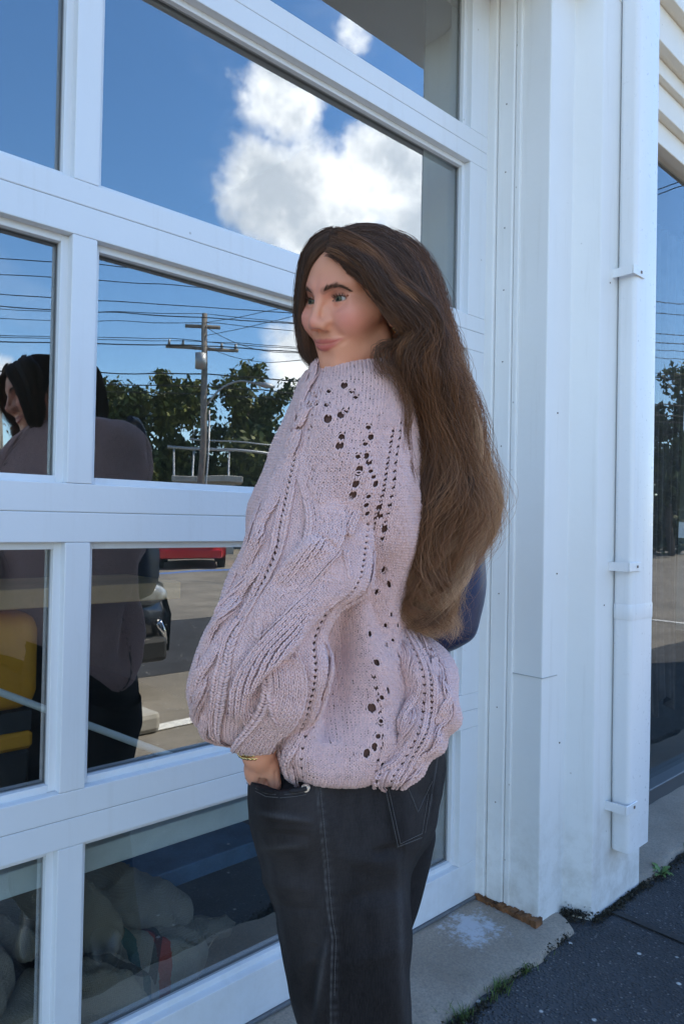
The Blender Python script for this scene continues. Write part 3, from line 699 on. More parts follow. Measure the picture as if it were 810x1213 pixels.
def wire(a, b, sag, lab, r=0.014):
    a = np.array(a, float); b = np.array(b, float); f = np.linspace(0, 1, 28)[:, None]
    P = a+(b-a)*f; P[:, 2] -= sag*4*(f*(1-f))[:, 0]
    tag(tube('power_line', P, r, M_wire, None, 5), lab, 'power line', 'overhead wires along the road')
pp = np.array([PX, PY, 0.0]); pn = np.array([-pd[1], pd[0], 0.0])
ORD = ['topmost', 'second highest', 'third highest', 'fourth highest', 'fifth, thicker', 'sixth, thick', 'seventh, thick', 'lowest']
for k, (z, o, r) in enumerate([(7.9, 0.0, .012), (7.62, 0.45, .012), (7.05, -1.0, .012), (7.05, 1.0, .012), (6.9, 0.55, .02), (5.95, 0.1, .022), (5.55, 0.05, .022), (5.3, 0.05, .016)]):
    wire(pp-pd*38+np.array([0, 0, z-0.25]), pp+np.array([pd[0]*o, pd[1]*o, z]), 0.35, ORD[k]+' overhead wire on the left of the utility pole', r)
    wire(pp+np.array([pd[0]*o, pd[1]*o, z]), pp+pd*38+np.array([0, 0, z+0.15]), 0.35, ORD[k]+' overhead wire on the right of the utility pole', r)
for k, (d0, z0, z1) in enumerate(((14.5, 6.3, 6.45), (15.5, 6.2, 6.6), (15.5, 5.95, 6.0), (13.5, 5.1, 5.3))):
    c = np.array([0.515*d0, -0.857*d0+1.4, 0.0]); wire(c-pd*30+np.array([0, 0, z0]), c+pd*30+np.array([0, 0, z1]), 0.3, ['thin nearer wire passing across the very top of the utility pole', 'thin nearer wire rising to the right above the utility pole', 'thin nearer level wire crossing just under the pole top', 'thin nearer wire crossing the pole below its crossarm'][k], .010)
for s, z, lb in ((-1, 7.5, 'upper service wire sloping down to the left of the utility pole'), (1, 7.2, 'lower service wire rising to the right of the utility pole'), (1, 7.6, 'upper service wire rising to the right of the utility pole'), (-1, 6.9, 'lower service wire sloping down to the left of the utility pole')):
    wire(pp+np.array([0, 0, z]), pp+pd*s*9+np.array([-6.0*(s), 14.0, 5.2 if s < 0 else 8.3]), 0.5, lb, .010)
# metal gate frame and low kiosk behind the pole
gf = thing('gate_frame', 'pale metal height bar frame standing in front of the trees', 'gate frame', (15.2, -20.6, -0.05))
tube('top_bar', [(-1.9, -1.2, 3.85), (2.4, 1.5, 3.70)], 0.05, M_metal, gf, 8); tube('second_bar', [(-1.2, -0.9, 4.15), (2.6, 1.5, 4.02)], 0.03, M_metal, gf, 8)
for x, y in ((-1.7, -1.1), (-1.1, -0.75), (0.0, -0.05), (2.2, 1.36)): tube('post', [(x, y, 0), (x, y, 3.82)], 0.04, M_metal, gf, 8)
ks = thing('kiosk', 'low pale kiosk with dark windows below the utility pole', 'kiosk', (14.5, -21.0, -0.05), R(34))
M_kw = simple('kiosk_wall', (0.36, 0.34, 0.30), 0.8, 0.2, 4)
box('wall', (-1.0, 1.0), (-0.6, 0.6), (0.0, 2.6), M_kw, ks); box('roof', (-1.25, 1.25), (-0.85, 0.85), (2.602, 2.82), M_kw, ks, 0.02)
for x in (-0.62, 0.0, 0.62): box('window', (x-0.26, x+0.26), (0.601, 0.63), (1.55, 2.35), M_carglass, ks)
# house at the left
hs = thing('house', 'grey roofed white house mirrored at the far left', 'house', (6.0, -30.0, -0.05), R(20))
M_hw = simple('house_siding', (0.62, 0.62, 0.60), 0.7, 0.08, 6); M_hr = simple('grey_roof_shingle', (0.25, 0.235, 0.20), 0.9, 0.2, 10)
box('wall', (-6, 3.6), (-3.5, 3.5), (0, 3.9), M_hw, hs)
raw('roof', [(-6.5, -4.1, 3.85), (4.1, -4.1, 3.85), (4.1, 4.1, 3.85), (-6.5, 4.1, 3.85), (-6.5, 0, 6.2), (4.1, 0, 6.2)], [(0, 1, 5, 4), (2, 3, 4, 5), (0, 4, 3), (1, 2, 5), (0, 3, 2, 1)], M_hr, hs)
for x in (-5.0, -3.0, -1.0, 1.0, 2.6):
    wf = box('window', (x-0.5, x+0.5), (3.502, 3.55), (1.5, 2.9), M_frame, hs); box('pane', (x-0.42, x+0.42), (3.552, 3.56), (1.58, 2.82), M_carglass, wf)
# ================================================================ THE WOMAN
# Body space Q: metres along the camera's right / up / forward axes, measured about a point 1.10 m in front of it.
D0 = 1.10
QO = CAM+D0*FW
QM = np.stack([RT, UP, FW])                     # rows: world directions of the three body axes
PER = np.array([QO[0], QO[1], 0.0])
person = thing('person', 'woman in a dusty pink cable knit jumper and black jeans, hand in pocket', 'person', tuple(PER))
def q2l(Q): return np.asarray(Q, float) @ QM + QO - PER      # body space -> person-local
def pxq(x, y, w):
    x, y, w = np.broadcast_arrays(np.asarray(x, float), np.asarray(y, float), np.asarray(w, float))
    d = (D0+w)/FPX
    return np.stack([(x-405.0)*d, -(y-606.5)*d, w], -1)
def qpx(Q): d = FPX/(D0+Q[..., 2]); return np.stack([405+Q[..., 0]*d, 606.5-Q[..., 1]*d], -1)

def vnoise(P, scale, seed=0):
    """cheap smooth pseudo-noise (sum of rotated sines), about -1..1"""
    r = np.random.default_rng(seed); out = 0; P = np.asarray(P)*scale
    for k in range(7):
        d = r.normal(size=3); d /= np.linalg.norm(d); f = r.uniform(0.7, 1.7); d2 = r.normal(size=3)
        out = out+np.sin(P @ d*f*6.28+r.uniform(0, 6.28)+1.3*np.sin(P @ d2*2.1+r.uniform(0, 6)))
    return out/3.6

class Tube:
    """garment tube from sections (xL, yL, xR, yR, w_front, w_back); theta = 90 deg faces the camera"""
    def __init__(s, rows, nt=260, nth=200, expo=2.5, bump=None, shift=0.0):
        rows = np.array([tuple(q)+(0.0,)*(7-len(q)) for q in rows], float)
        fine = smoothline(rows, nt); xl, yl, xr, yr, wf, wb, sh = fine.T
        wm = (wf+wb)/2; hb = (wb-wf)/2                                  # sh: how much nearer the left edge lies than the middle
        th = np.linspace(-math.pi/2, 1.5*math.pi, nth+1)            # starts/ends at the far side
        ce, se = np.cos(th), np.sin(th)
        ce = np.sign(ce)*np.abs(ce)**(2/expo); se = np.sign(se)*np.abs(se)**(2/expo)
        w = wm[:, None]-hb[:, None]*se[None]+sh[:, None]*np.where(ce < 0, 1.0, 0.25)[None]*ce[None]
        X = ((xl+xr)/2)[:, None]+((xr-xl)/2)[:, None]*ce[None]; Y = ((yl+yr)/2)[:, None]+((yr-yl)/2)[:, None]*ce[None]
        P = pxq(X, Y, w); c = pxq((xl+xr)/2, (yl+yr)/2, wm)
        s.th = th; s.P = P; s.c = c
        if bump is not None:
            N = s.normals(P); P = P+N*bump(P)[..., None]; s.P = P
        s.N = s.normals(P)
        s.mid = nth//2
    def normals(s, P):
        du = np.gradient(P, axis=1); dv = np.gradient(P, axis=0)
        N = np.cross(du, dv); N /= np.linalg.norm(N, axis=-1, keepdims=True)+1e-12
        out = P-s.c[:, None, :]
        sg = np.sign((N*out).sum(-1).mean()); return N*sg
    def mesh(s, inset=0.0, step=1):
        P = (s.P-s.N*inset)[::step, ::step]; nt, nh = P.shape[:2]
        V = P[:, :-1].reshape(-1, 3); nh -= 1
        i = np.arange(nt*nh).reshape(nt, nh); j = np.roll(i, -1, 1)
        Q = np.stack([i[:-1].ravel(), j[:-1].ravel(), j[1:].ravel(), i[1:].ravel()], 1)
        return V, Q
    def grid(s, wide, high, off=0.0):
        """knit lattice: returns P[j,i], valid[j,i] sampled at equal arc lengths from the camera-facing ridge"""
        ridge = s.P[:, s.mid]; d = np.r_[0, np.cumsum(np.linalg.norm(np.diff(ridge, axis=0), axis=1))]
        # rows spaced along the longest of a few meridians so that balloons keep their stitch height
        mer = [s.P[:, k] for k in (s.mid, s.mid-35, s.mid+35)]
        dd = np.mean([np.r_[0, np.cumsum(np.linalg.norm(np.diff(m, axis=0), axis=1))] for m in mer], axis=0)
        nr = int(dd[-1]/high); tj = np.interp((np.arange(nr)+0.5)*high, dd, np.arange(len(dd)))
        arcs = np.linalg.norm(np.diff(s.P, axis=1), axis=-1); cum = np.concatenate([np.zeros((len(arcs), 1)), np.cumsum(arcs, 1)], 1)
        cum = cum-cum[:, s.mid:s.mid+1]
        half = int(np.max(np.abs(cum))/wide)+1; cols = np.arange(-half, half+1)
        P = np.zeros((nr, len(cols), 3)); ok = np.zeros((nr, len(cols)), bool)
        for j, t in enumerate(tj):
            i0 = int(t); f = t-i0; i1 = min(i0+1, len(s.P)-1)
            row = s.P[i0]*(1-f)+s.P[i1]*f; cm = cum[i0]*(1-f)+cum[i1]*f
            sarc = (cols+off)*wide
            ok[j] = (sarc > cm[0]+wide*0.4) & (sarc < cm[-1]-wide*0.4)
            for k in range(3): P[j, :, k] = np.interp(sarc, cm, row[:, k])
        return P, ok, cols

# ---------------------------------------------------------------- knitwear
def leg_template():
    """one leg of a knit stitch: a bent teardrop of yarn; columns a (wale), b (course), c (height)"""
    rings = [(0.07, -0.76, -0.22, 0.11), (0.13, -0.30, 0.10, 0.235), (0.31, 0.26, 0.14, 0.25), (0.45, 0.78, -0.02, 0.16)]
    sides = 5; V = []
    for (a, b, c, r) in rings:
        for k in range(sides):
            t = k*2*math.pi/sides+0.5; V.append((a+r*math.cos(t)*0.92, b+0.25*r*math.cos(t)*-1.0, c+r*math.sin(t)))
    n = len(rings); F = []
    for i in range(n-1):
        for k in range(sides): F.append((i*sides+k, i*sides+(k+1) % sides, (i+1)*sides+(k+1) % sides, (i+1)*sides+k))
    V = np.array(V); F = np.array(F); V2 = V*np.array([-1, 1, 1]); 
    return np.concatenate([V, V2]), np.concatenate([F, F[:, ::-1]+len(V)])
TV, TF = leg_template()
def knit(name, T, wide, high, pattern, m, parent, holes=(), ladders=(), up=1, seed=0, cull=0.30):
    P, ok, cols = T.grid(wide, high)
    nr, nc = ok.shape; I, J = np.meshgrid(cols.astype(float), np.arange(nr))
    du = np.gradient(P, axis=1); dv = np.gradient(P, axis=0)*up
    N = np.cross(du, dv); N /= np.linalg.norm(N, axis=-1, keepdims=True)+1e-12
    out = P-P.mean(axis=(1), keepdims=True); s = np.sign((N*out).sum(-1)[ok].mean()); N *= s
    di, dh, keep, base = pattern(I, J, nr)
    hole = np.zeros(ok.shape, bool); hj = np.zeros(ok.shape); eye = []
    r = np.random.default_rng(seed)
    dh = dh+r.normal(0, 0.00035, dh.shape); di = di+r.normal(0, 0.045, di.shape); dj = r.normal(0, 0.05, di.shape)
    keep = keep & ok
    px = qpx(P); facing = (N*(np.array([0, 0, -D0])-P)).sum(-1) > 0
    for (hx, hy, rad) in holes:
        d = np.where(facing & ok, np.hypot(px[..., 0]-hx, px[..., 1]-hy), 1e9); j, i = np.unravel_index(np.argmin(d), d.shape)
        if d[j, i] > 12: continue
        rad *= 0.82; j0 = j+(0.5 if rad > 1.0 else 0.0); ex = (I-I[j, i]); ey = (J-j0)/1.25; q = np.sqrt(ex**2+ey**2)+1e-6
        keep[j, i] = False; hole[j, i] = True; eye.append((j0, j, i, rad))
        if rad > 1.0 and j+1 < nr: keep[j+1, i] = False; hole[j+1, i] = True
        amp = 0.34*rad*np.exp(-(np.maximum(q-0.9, 0)/0.75)**2); di = di+amp*ex/q; hj = hj-amp*1.25*ey/q*1.15
        dh = dh+0.0006*np.exp(-(q-1.1)**2/0.3)
    for (x0, y0, x1, y1, hw, per) in ladders:
        f = np.clip((px[..., 1]-y0)/(y1-y0+1e-9), 0, 1); lx = x0+(x1-x0)*f
        inside = facing & (px[..., 1] > min(y0, y1)) & (px[..., 1] < max(y0, y1)); dist = np.abs(px[..., 0]-lx)
        best = np.argmin(np.where(inside, dist, 1e9), axis=1); okr = inside.any(axis=1)
        if okr.any(): best[:] = int(np.median(best[okr]))
        for j in range(nr):
            i = best[j]
            if not inside[j, i]: continue
            dh[j, i] -= 0.0015
            if j % per == 0:
                keep[j, i] = False; hole[j, i] = True
                if i+1 < nc: di[j, i+1] += 0.10
                if i > 0: di[j, i-1] -= 0.10
    P2 = P+du*di[..., None]+N*dh[..., None]+dv*(dj+hj)[..., None]
    du2 = np.gradient(P+du*di[..., None]*0.35+N*dh[..., None], axis=1); dv2 = np.gradient(P+du*di[..., None]+N*dh[..., None], axis=0)*up
    N2 = np.cross(du2, dv2); N2 /= np.linalg.norm(N2, axis=-1, keepdims=True)+1e-12; N2 *= s
    view = np.array([0, 0, -D0])-P2; view /= np.linalg.norm(view, axis=-1, keepdims=True)
    keep &= (N2*view).sum(-1) > -cull
    bs = base & ok & ~hole & ((N*view).sum(-1) > -cull)
    PB = P-N*0.0030
    p = np.concatenate([P2[keep], PB[bs]]); a = np.concatenate([du2[keep], du[bs]]); b = np.concatenate([dv2[keep], dv[bs]]); n = np.concatenate([N2[keep], N[bs]])
    hscale = np.minimum(np.linalg.norm(a, axis=1), 1.15*wide)[:, None]*1.0
    sc = r.normal(1, 0.06, (len(p), 1, 1))
    V = p[:, None, :]+(TV[None, :, 0:1]*a[:, None, :]+TV[None, :, 1:2]*b[:, None, :]*1.02+TV[None, :, 2:3]*(n*hscale)[:, None, :])*sc
    nv = len(TV); F = (TF[None]+(np.arange(len(p))*nv)[:, None, None]).reshape(-1, 4)
    rnd = np.repeat(r.random(len(p)*2), nv//2); V = V.reshape(-1, 3)
    for (j0, j, i, rad) in eye:                                        # yarn edge of each larger eyelet
        if rad < 0.9: continue
        c_ = P[j, i]-dv[j, i]*(j0-j)*1.0; a_ = np.linspace(0, 2*math.pi, 19); ca, sa = np.cos(a_)[:, None], np.sin(a_)[:, None]
        R_ = c_+du[j, i]*ca*(0.78*rad+0.10)+dv[j, i]*sa*(1.02*rad+(0.35 if j0 > j else 0.0))*1.05+N[j, i]*(0.0003+0.0003*np.cos(a_*5)[:, None])
        v_, f_ = tube_np(R_, 0.00105*(1+0.18*np.sin(a_*7)), 6, False); F = np.concatenate([F, np.array(f_)+len(V)]); V = np.concatenate([V, v_]); rnd = np.r_[rnd, np.full(len(v_), r.random())]
    o = np_mesh(name, q2l(V), F, m, parent, True, {'stitch': ('FLOAT', rnd)})
    o['kind'] = 'stuff'
    return o, P2, keep

def yarn_mat():
    m, t, b = mat('dusty_pink_yarn'); g = t.obj()
    at = t.new('ShaderNodeAttribute', attribute_name='stitch')
    base = t.mix(t.noise(7.0, 5, 0.6, g), (0.83, 0.545, 0.50), (0.90, 0.625, 0.575))
    c = t.mix(t.mapr(at.outputs['Fac'], 0.0, 1.0, 0.0, 0.5), base, (0.56, 0.385, 0.40))
    fz = t.noise(900.0, 2, 0.6, g)
    c = t.mix(t.mapr(fz, 0.35, 0.7, 0.0, 0.35), c, (0.70, 0.45, 0.425))
    t.l.new(c, b.inputs['Base Color']); setp(b, rough=0.9, spec=0.12, sheen=0.25)
    b.inputs['Sheen Roughness'].default_value = 0.5
    tw = t.new('ShaderNodeTexWave', wave_type='BANDS', bands_direction='DIAGONAL'); tw.inputs['Scale'].default_value = 260; tw.inputs['Distortion'].default_value = 3; t.l.new(g, tw.inputs['Vector'])
    t.l.new(t.bump(t.math('ADD', t.noise(700.0, 3, 0.6, g), t.math('MULTIPLY', tw.outputs['Fac'], 0.8)), 0.5, 0.0012), b.inputs['Normal'])
    return m
M_yarn = yarn_mat()
M_backing = simple('dark_knit_backing', (0.12, 0.055, 0.040), 0.9, 0.2, 40, 0.3)  # backing sheet; skin and shade inside the holes put into its dark brown


def torso_bump(P):
    px = qpx(P); x, y = px[..., 0], px[..., 1]
    b = 0.006*vnoise(P, 3.2, 11)+0.003*vnoise(P, 8.0, 12)
    def fold(x0, y0, x1, y1, wid, amp):                           # soft ridge or valley along a line
        dx, dy = x1-x0, y1-y0; L = math.hypot(dx, dy); u = ((x-x0)*dx+(y-y0)*dy)/L/L; v = ((x-x0)*-dy+(y-y0)*dx)/L
        return amp*np.exp(-(v/wid)**2)*np.clip(1-np.abs(u-0.5)*2, 0, 1)**0.5
    b = b+fold(420, 720, 470, 900, 16, 0.012)+fold(445, 600, 452, 780, 14, -0.009)+fold(486, 560, 470, 740, 16, 0.010)
    b = b+fold(380, 735, 350, 910, 14, 0.008)+fold(400, 745, 385, 920, 12, -0.008)+fold(440, 705, 476, 780, 12, -0.010)+fold(452, 830, 486, 900, 10, -0.006)
    b = b+fold(412, 676, 394, 880, 15, -0.026)+fold(350, 548, 432, 690, 13, 0.010)+fold(362, 470, 425, 560, 16, 0.006)
    return b
TORSO = Tube([
    (402, 421, 448, 423, 0.020, 0.07), (386, 426, 466, 429, -0.004, 0.13), (370, 436, 484, 440, -0.030, 0.21), (356, 453, 498, 456, -0.054, 0.28),
    (344, 485, 505, 485, -0.080, 0.33), (332, 520, 506, 520, -0.100, 0.34), (316, 560, 503, 560, -0.113, 0.34), (300, 600, 498, 600, -0.118, 0.33),
    (293, 640, 492, 640, -0.108, 0.33), (296, 680, 480, 680, -0.084, 0.33), (300, 715, 479, 715, -0.062, 0.32), (305, 745, 484, 745, -0.052, 0.31),
    (308, 780, 496, 780, -0.052, 0.30, 0.05), (310, 815, 503, 815, -0.060, 0.30, 0.07), (314, 848, 503, 848, -0.074, 0.30, 0.085), (320, 878, 498, 878, -0.090, 0.30, 0.095),
    (325, 900, 490, 904, -0.098, 0.29, 0.10), (336, 920, 478, 922, -0.096, 0.27, 0.09), (352, 931, 458, 932, -0.084, 0.25, 0.07), (362, 931, 446, 933, -0.050, 0.23, 0.06)], bump=torso_bump)
def puff_bump(P): return 0.007*vnoise(P, 4.5, 21)+0.004*np.sin(P[..., 1]*75+P[..., 0]*70+1.5*np.sin(P[..., 0]*40))
PUFF = Tube([
    (462, 742, 492, 744, 0.05, 0.20), (462, 764, 517, 768, 0.02, 0.22), (462, 795, 538, 796, -0.015, 0.24), (460, 828, 546, 828, -0.035, 0.25), (456, 860, 541, 858, -0.050, 0.25),
    (450, 888, 524, 884, -0.060, 0.25), (444, 908, 507, 904, -0.064, 0.24), (444, 922, 487, 917, -0.066, 0.22), (450, 927, 474, 923, -0.060, 0.20), (452, 927, 466, 925, -0.04, 0.19)], nt=160, nth=160, bump=puff_bump)
def sleeve_bump(P):
    px = qpx(P); x, y = px[..., 0], px[..., 1]; f = np.clip((y-560)/120, 0, 1)
    b = f*(0.007*vnoise(P, 3.6, 31)+0.003*vnoise(P, 9.0, 32))
    def fold(x0, y0, x1, y1, wid, amp):
        dx, dy = x1-x0, y1-y0; L = math.hypot(dx, dy); u = ((x-x0)*dx+(y-y0)*dy)/L/L; v = ((x-x0)*-dy+(y-y0)*dx)/L
        return amp*np.exp(-(v/wid)**2)*np.clip(1-np.abs(u-0.5)*2, 0, 1)**0.5
    return b+fold(425, 640, 330, 860, 13, -0.010)+fold(400, 700, 352, 850, 12, 0.010)+fold(300, 640, 262, 800, 12, -0.006)+fold(330, 690, 365, 640, 14, 0.008)
SLEEVE = Tube([
    (352, 500, 432, 505, -0.070, 0.02), (330, 548, 440, 560, -0.098, 0.01), (306, 600, 444, 622, -0.122, 0.0), (290, 640, 444, 664, -0.142, -0.01), (272, 680, 432, 700, -0.156, -0.02),
    (254, 722, 402, 722, -0.168, -0.02), (238, 760, 382, 760, -0.174, -0.02), (226, 796, 381, 796, -0.174, -0.02), (222, 830, 374, 832, -0.166, -0.03), (229, 856, 358, 858, -0.152, -0.04),
    (246, 873, 338, 874, -0.136, -0.052), (266, 881, 326, 881, -0.122, -0.062), (274, 882, 322, 882, -0.110, -0.068)], nt=260, nth=180, bump=sleeve_bump)

VL = []; QL = []; off = 0
for T, ins in ((TORSO, 0.0048), (SLEEVE, 0.0052), (PUFF, 0.0048)):
    V, Q = T.mesh(ins, 2); VL.append(V); QL.append(Q+off); off += len(V)
sweater = np_mesh('sweater', q2l(np.concatenate(VL)), np.concatenate(QL), M_backing, person)

def cables(bands, gutters=(), extra=None, ramp=0):
    """bands: (centre, half, period rows, phase, twist amp, round amp); gutters: columns of purl with holes"""
    def f(I, J, nr):
        di = np.zeros_like(I); dh = np.zeros_like(I); keep = np.ones(I.shape, bool); base = np.zeros(I.shape, bool)
        for (c, h, L, ph, amp, rnd) in bands:
            k = I-c; ins = (k >= -h) & (k < h); A = k < 0; phi = math.pi*(J/L)+ph
            sgn = np.where(A, 1.0, -1.0); o = np.where(A, k+h/2, k-h/2)+0.5
            pos = -sgn*np.cos(phi)*(h/2)*0.9+o*(0.94+0.06*np.abs(np.cos(phi)))
            z = sgn*np.sin(phi)*amp+rnd*(1-np.clip(np.abs(2*o/h), 0, 1)**2)
            di = np.where(ins, pos-k-0.5, di); dh = np.where(ins, z, dh)
            base |= (k >= -h-2) & (k < h+2)
            hid = ins & (sgn*np.sin(phi) < -0.35) & (np.abs(pos) < h*0.45)      # strand passing behind
            keep &= ~(hid & (np.abs(np.cos(phi)) < 0.45))
        for (c, per) in gutters:
            g = I == c; dh = np.where(g, -0.0035, dh); keep &= ~(g & (J % per == 0)); base &= ~(g & (J % per == 0))
        if ramp: w_ = np.clip((J-ramp)/24.0, 0, 1); di = di*w_; dh = dh*w_; keep |= (w_ < 0.6) & ~np.isin(I, [q[0] for q in gutters])
        if extra: di, dh, keep = extra(I, J, nr, di, dh, keep)
        return di, dh, keep, base
    return f
KW, KH = 0.0058, 0.0044
HOLES = [(409, 455.6, 1.5), (416.7, 464, 1.2), (421.8, 472, 1.1), (391.6, 463, 1.2), (373, 465.6, 1.1), (380, 465, 0.8), (385.6, 479, 1.2), (376.7, 476, 1.5), (368.4, 480.7, 1.3), (360, 488, 1.1), (390.7, 495, 1.8),
         (401.8, 491, 1.5), (411, 489.6, 1.1), (406, 516.7, 1.3), (404.4, 527.8, 1.6), (433.8, 505, 1.2), (439.6, 515, 1.3), (432.9, 527, 1.1), (432.7, 539, 1.3), (424.4, 542, 1.2), (424.7, 552.7, 1.5), (422.7, 562.7, 1.2),
         (420.4, 573, 1.4), (419, 585, 1.6), (434, 549, 1.0), (437, 556.7, 1.1), (441.6, 563.8, 1.1), (445.8, 573, 1.3), (438, 588, 1.1), (434.7, 598, 1.2), (435, 610, 1.2), (436, 620, 1.2), (436.5, 630, 1.2), (437, 640, 1.4),
         (448, 600, 0.9), (451, 612, 0.9), (453, 625, 0.9), (454, 672, 1.3), (461, 689, 1.4), (438, 748, 1.3), (444.6, 783, 1.5), (459, 815, 1.3), (452, 825, 1.2), (439.6, 836, 1.8), (455, 741, 1.2), (473, 776, 1.2), (478, 790, 1.2),
         (434.7, 891.6, 1.6), (442, 882, 1.5), (447, 872, 1.2), (452, 906, 1.3), (462, 909, 1.1), (469, 914, 1.1), (452, 918, 1.3), (449, 855, 1.1), (456, 765, 1.2), (464, 758, 1.1), (462, 728, 1.2), (470, 742, 1.1), (445, 700, 1.0),
         (352, 497, 0.9), (345, 508, 0.9), (357, 512, 0.8), (365, 508, 0.8)]
LADDERS = [(454.5, 505, 458, 650, 1, 2), (465, 495, 468, 640, 1, 3), (372, 552, 352, 640, 1, 3), (470, 800, 440, 925, 1, 4)]
def torso_extra(I, J, nr, di, dh, keep):
    dh = dh+0.0012*np.cos(I*math.pi/9)                       # soft vertical panels
    return di, dh, keep
o1, PT, kT = knit('knit_body', TORSO, KW, KH, cables([(17, 4, 15, 0.4, 0.0030, 0.0018)], [(12, 4), (22, 4)], torso_extra), M_yarn, sweater, HOLES, LADDERS, -1, 3, 1.1)
o2, PS, kS = knit('knit_sleeve', SLEEVE, KW, KH, cables([(-3, 10, 34, 0.9, 0.0048, 0.0016), (14, 4, 13, 0.0, 0.0042, 0.0022), (-21, 4, 18, 0.5, 0.0020, 0.0012)], [(-14, 2), (8, 2)], None, 20), M_yarn, sweater, [], [], -1, 4)
o3, PP, kP = knit('knit_back_fold', PUFF, KW, KH, cables([(-6, 3, 9, 0.4, 0.002, 0.0012), (4, 4, 13, 0.4, 0.0024, 0.0012), (14, 3, 10, 0, 0.002, 0.0012)], [(-9, 2), (-2, 2), (0, 3), (9, 2)]), M_yarn, sweater, [(504, 770, 1.2), (509, 773, 1.1), (512, 778, 1.0), (506, 778, 1.0)], [], -1, 5)

# rolled hem and cuff of the jumper: yarn cords
def cord(name, P, r, m, parent, n=4):
    P = smoothline(P, 90); s = np.arange(90); V, F = tube_np(P, r*(1+0.16*np.sin(s*1.9)), 8); return raw(name, q2l(V), F, m, parent, True)
# ---------------------------------------------------------------- jeans
def denim_mat():
    m, t, b = mat('washed_black_denim'); g = t.obj()
    warp = t.noise(60.0, 4, 0.7, t.scale(g, (14, 14, 0.9))); weft = t.noise(60.0, 3, 0.6, t.scale(g, (1.0, 1.0, 12)))
    fade = t.noise(5.0, 5, 0.6, t.scale(g, (1.4, 1.4, 0.5)))
    c = t.mix(t.mapr(warp, 0.3, 0.75), (0.0088, 0.0076, 0.0078), (0.029, 0.0255, 0.0255))
    c = t.mix(t.mapr(fade, 0.38, 0.72, 0.0, 0.65), c, (0.070, 0.063, 0.063))
    c = t.mix(t.mapr(weft, 0.45, 0.8, 0.0, 0.3), c, (0.008, 0.008, 0.009))
    at = t.new('ShaderNodeAttribute', attribute_name='wear')
    c = t.mix(t.math('MULTIPLY', at.outputs['Fac'], t.mapr(warp, 0.2, 0.7, 0.25, 0.8)), c, (0.16, 0.158, 0.165))
    t.l.new(c, b.inputs['Base Color']); setp(b, rough=0.92, spec=0.08, sheen=0.02)
    h = t.math('ADD', t.math('MULTIPLY', warp, 1.0), t.math('MULTIPLY', weft, 0.6))
    t.l.new(t.bump(h, 0.45, 0.0016), b.inputs['Normal']); return m
M_denim = denim_mat(); M_thread = simple('charcoal_thread', (0.10, 0.095, 0.095), 0.8); M_rivet = simple('silver_rivet', (0.72, 0.71, 0.69), 0.28, metal=0.9)
def linefold(x, y, x0, y0, x1, y1, wid, amp, soft=0.5):
    dx, dy = x1-x0, y1-y0; L = math.hypot(dx, dy); u = ((x-x0)*dx+(y-y0)*dy)/L/L; v = ((x-x0)*-dy+(y-y0)*dx)/L
    return amp*np.exp(-(v/wid)**2)*np.clip(1-np.abs(u-0.5)*2, 0, 1)**soft
SEAM = np.array([(374, 930), (378, 970), (383, 1020), (386, 1060), (389, 1090), (393, 1112), (392, 1140), (391, 1180), (391, 1240), (393, 1330), (397, 1480)], float)
def seam_x(y): return np.interp(y, SEAM[:, 1], SEAM[:, 0])
LIP = np.array([(292, 918), (300, 927), (315, 934.5), (332, 936), (350, 934.5), (363, 932)], float)
def jean_bump(P):
    px = qpx(P); x, y = px[..., 0], px[..., 1]; front = P[..., 2] < 0.06
    b = 0.004*vnoise(P, 3.0, 41)+0.0015*vnoise(P, 9.0, 42)
    for (x0, y0, x1, y1, w, a) in ((303, 960, 372, 972, 5, .0035), (303, 985, 368, 990, 5, -.003), (306, 1004, 365, 1000, 6, .003), (390, 1100, 372, 1213, 7, .006), (372, 1120, 362, 1260, 8, -.006), (400, 1060, 408, 1300, 12, -.004),
                                   (470, 1000, 478, 1280, 10, .008), (440, 1020, 432, 1290, 14, -.005), (330, 1090, 352, 1260, 10, .005), (300, 1040, 376, 1056, 9, .004), (312, 1075, 380, 1080, 7, -.003), (395, 1010, 470, 1030, 12, .004), (400, 1075, 480, 1050, 10, -.004), (405, 1150, 478, 1120, 12, .004), (350, 1150, 390, 1125, 8, .004), (505, 915, 468, 905, 10, -.004), (515, 950, 470, 925, 7, -.003), (478, 1003, 440, 1012, 6, -.006)):
        b = b+linefold(x, y, x0, y0, x1, y1, w, a*1.5)*front
    d = x-seam_x(y)                                                   # raised felled side seam
    b = b+front*(y > 925)*(0.0016/(1+np.exp(-(d)/0.6))*np.exp(-np.clip(d, 0, 99)/7)-0.0012*np.exp(-((d+1.2)/1.0)**2))
    # pocket opening: the jeans above the lip are set back behind the hand, below they bulge over it
    lip = np.interp(x, LIP[:, 0], LIP[:, 1]); inx = np.clip((366-x)/5, 0, 1)*front
    b = b-0.040*inx*np.clip((lip-y)/3+0.5, 0, 1)
    b = b+0.006*np.exp(-((x-318)/24)**2-((y-962)/34)**2)*front
    return b
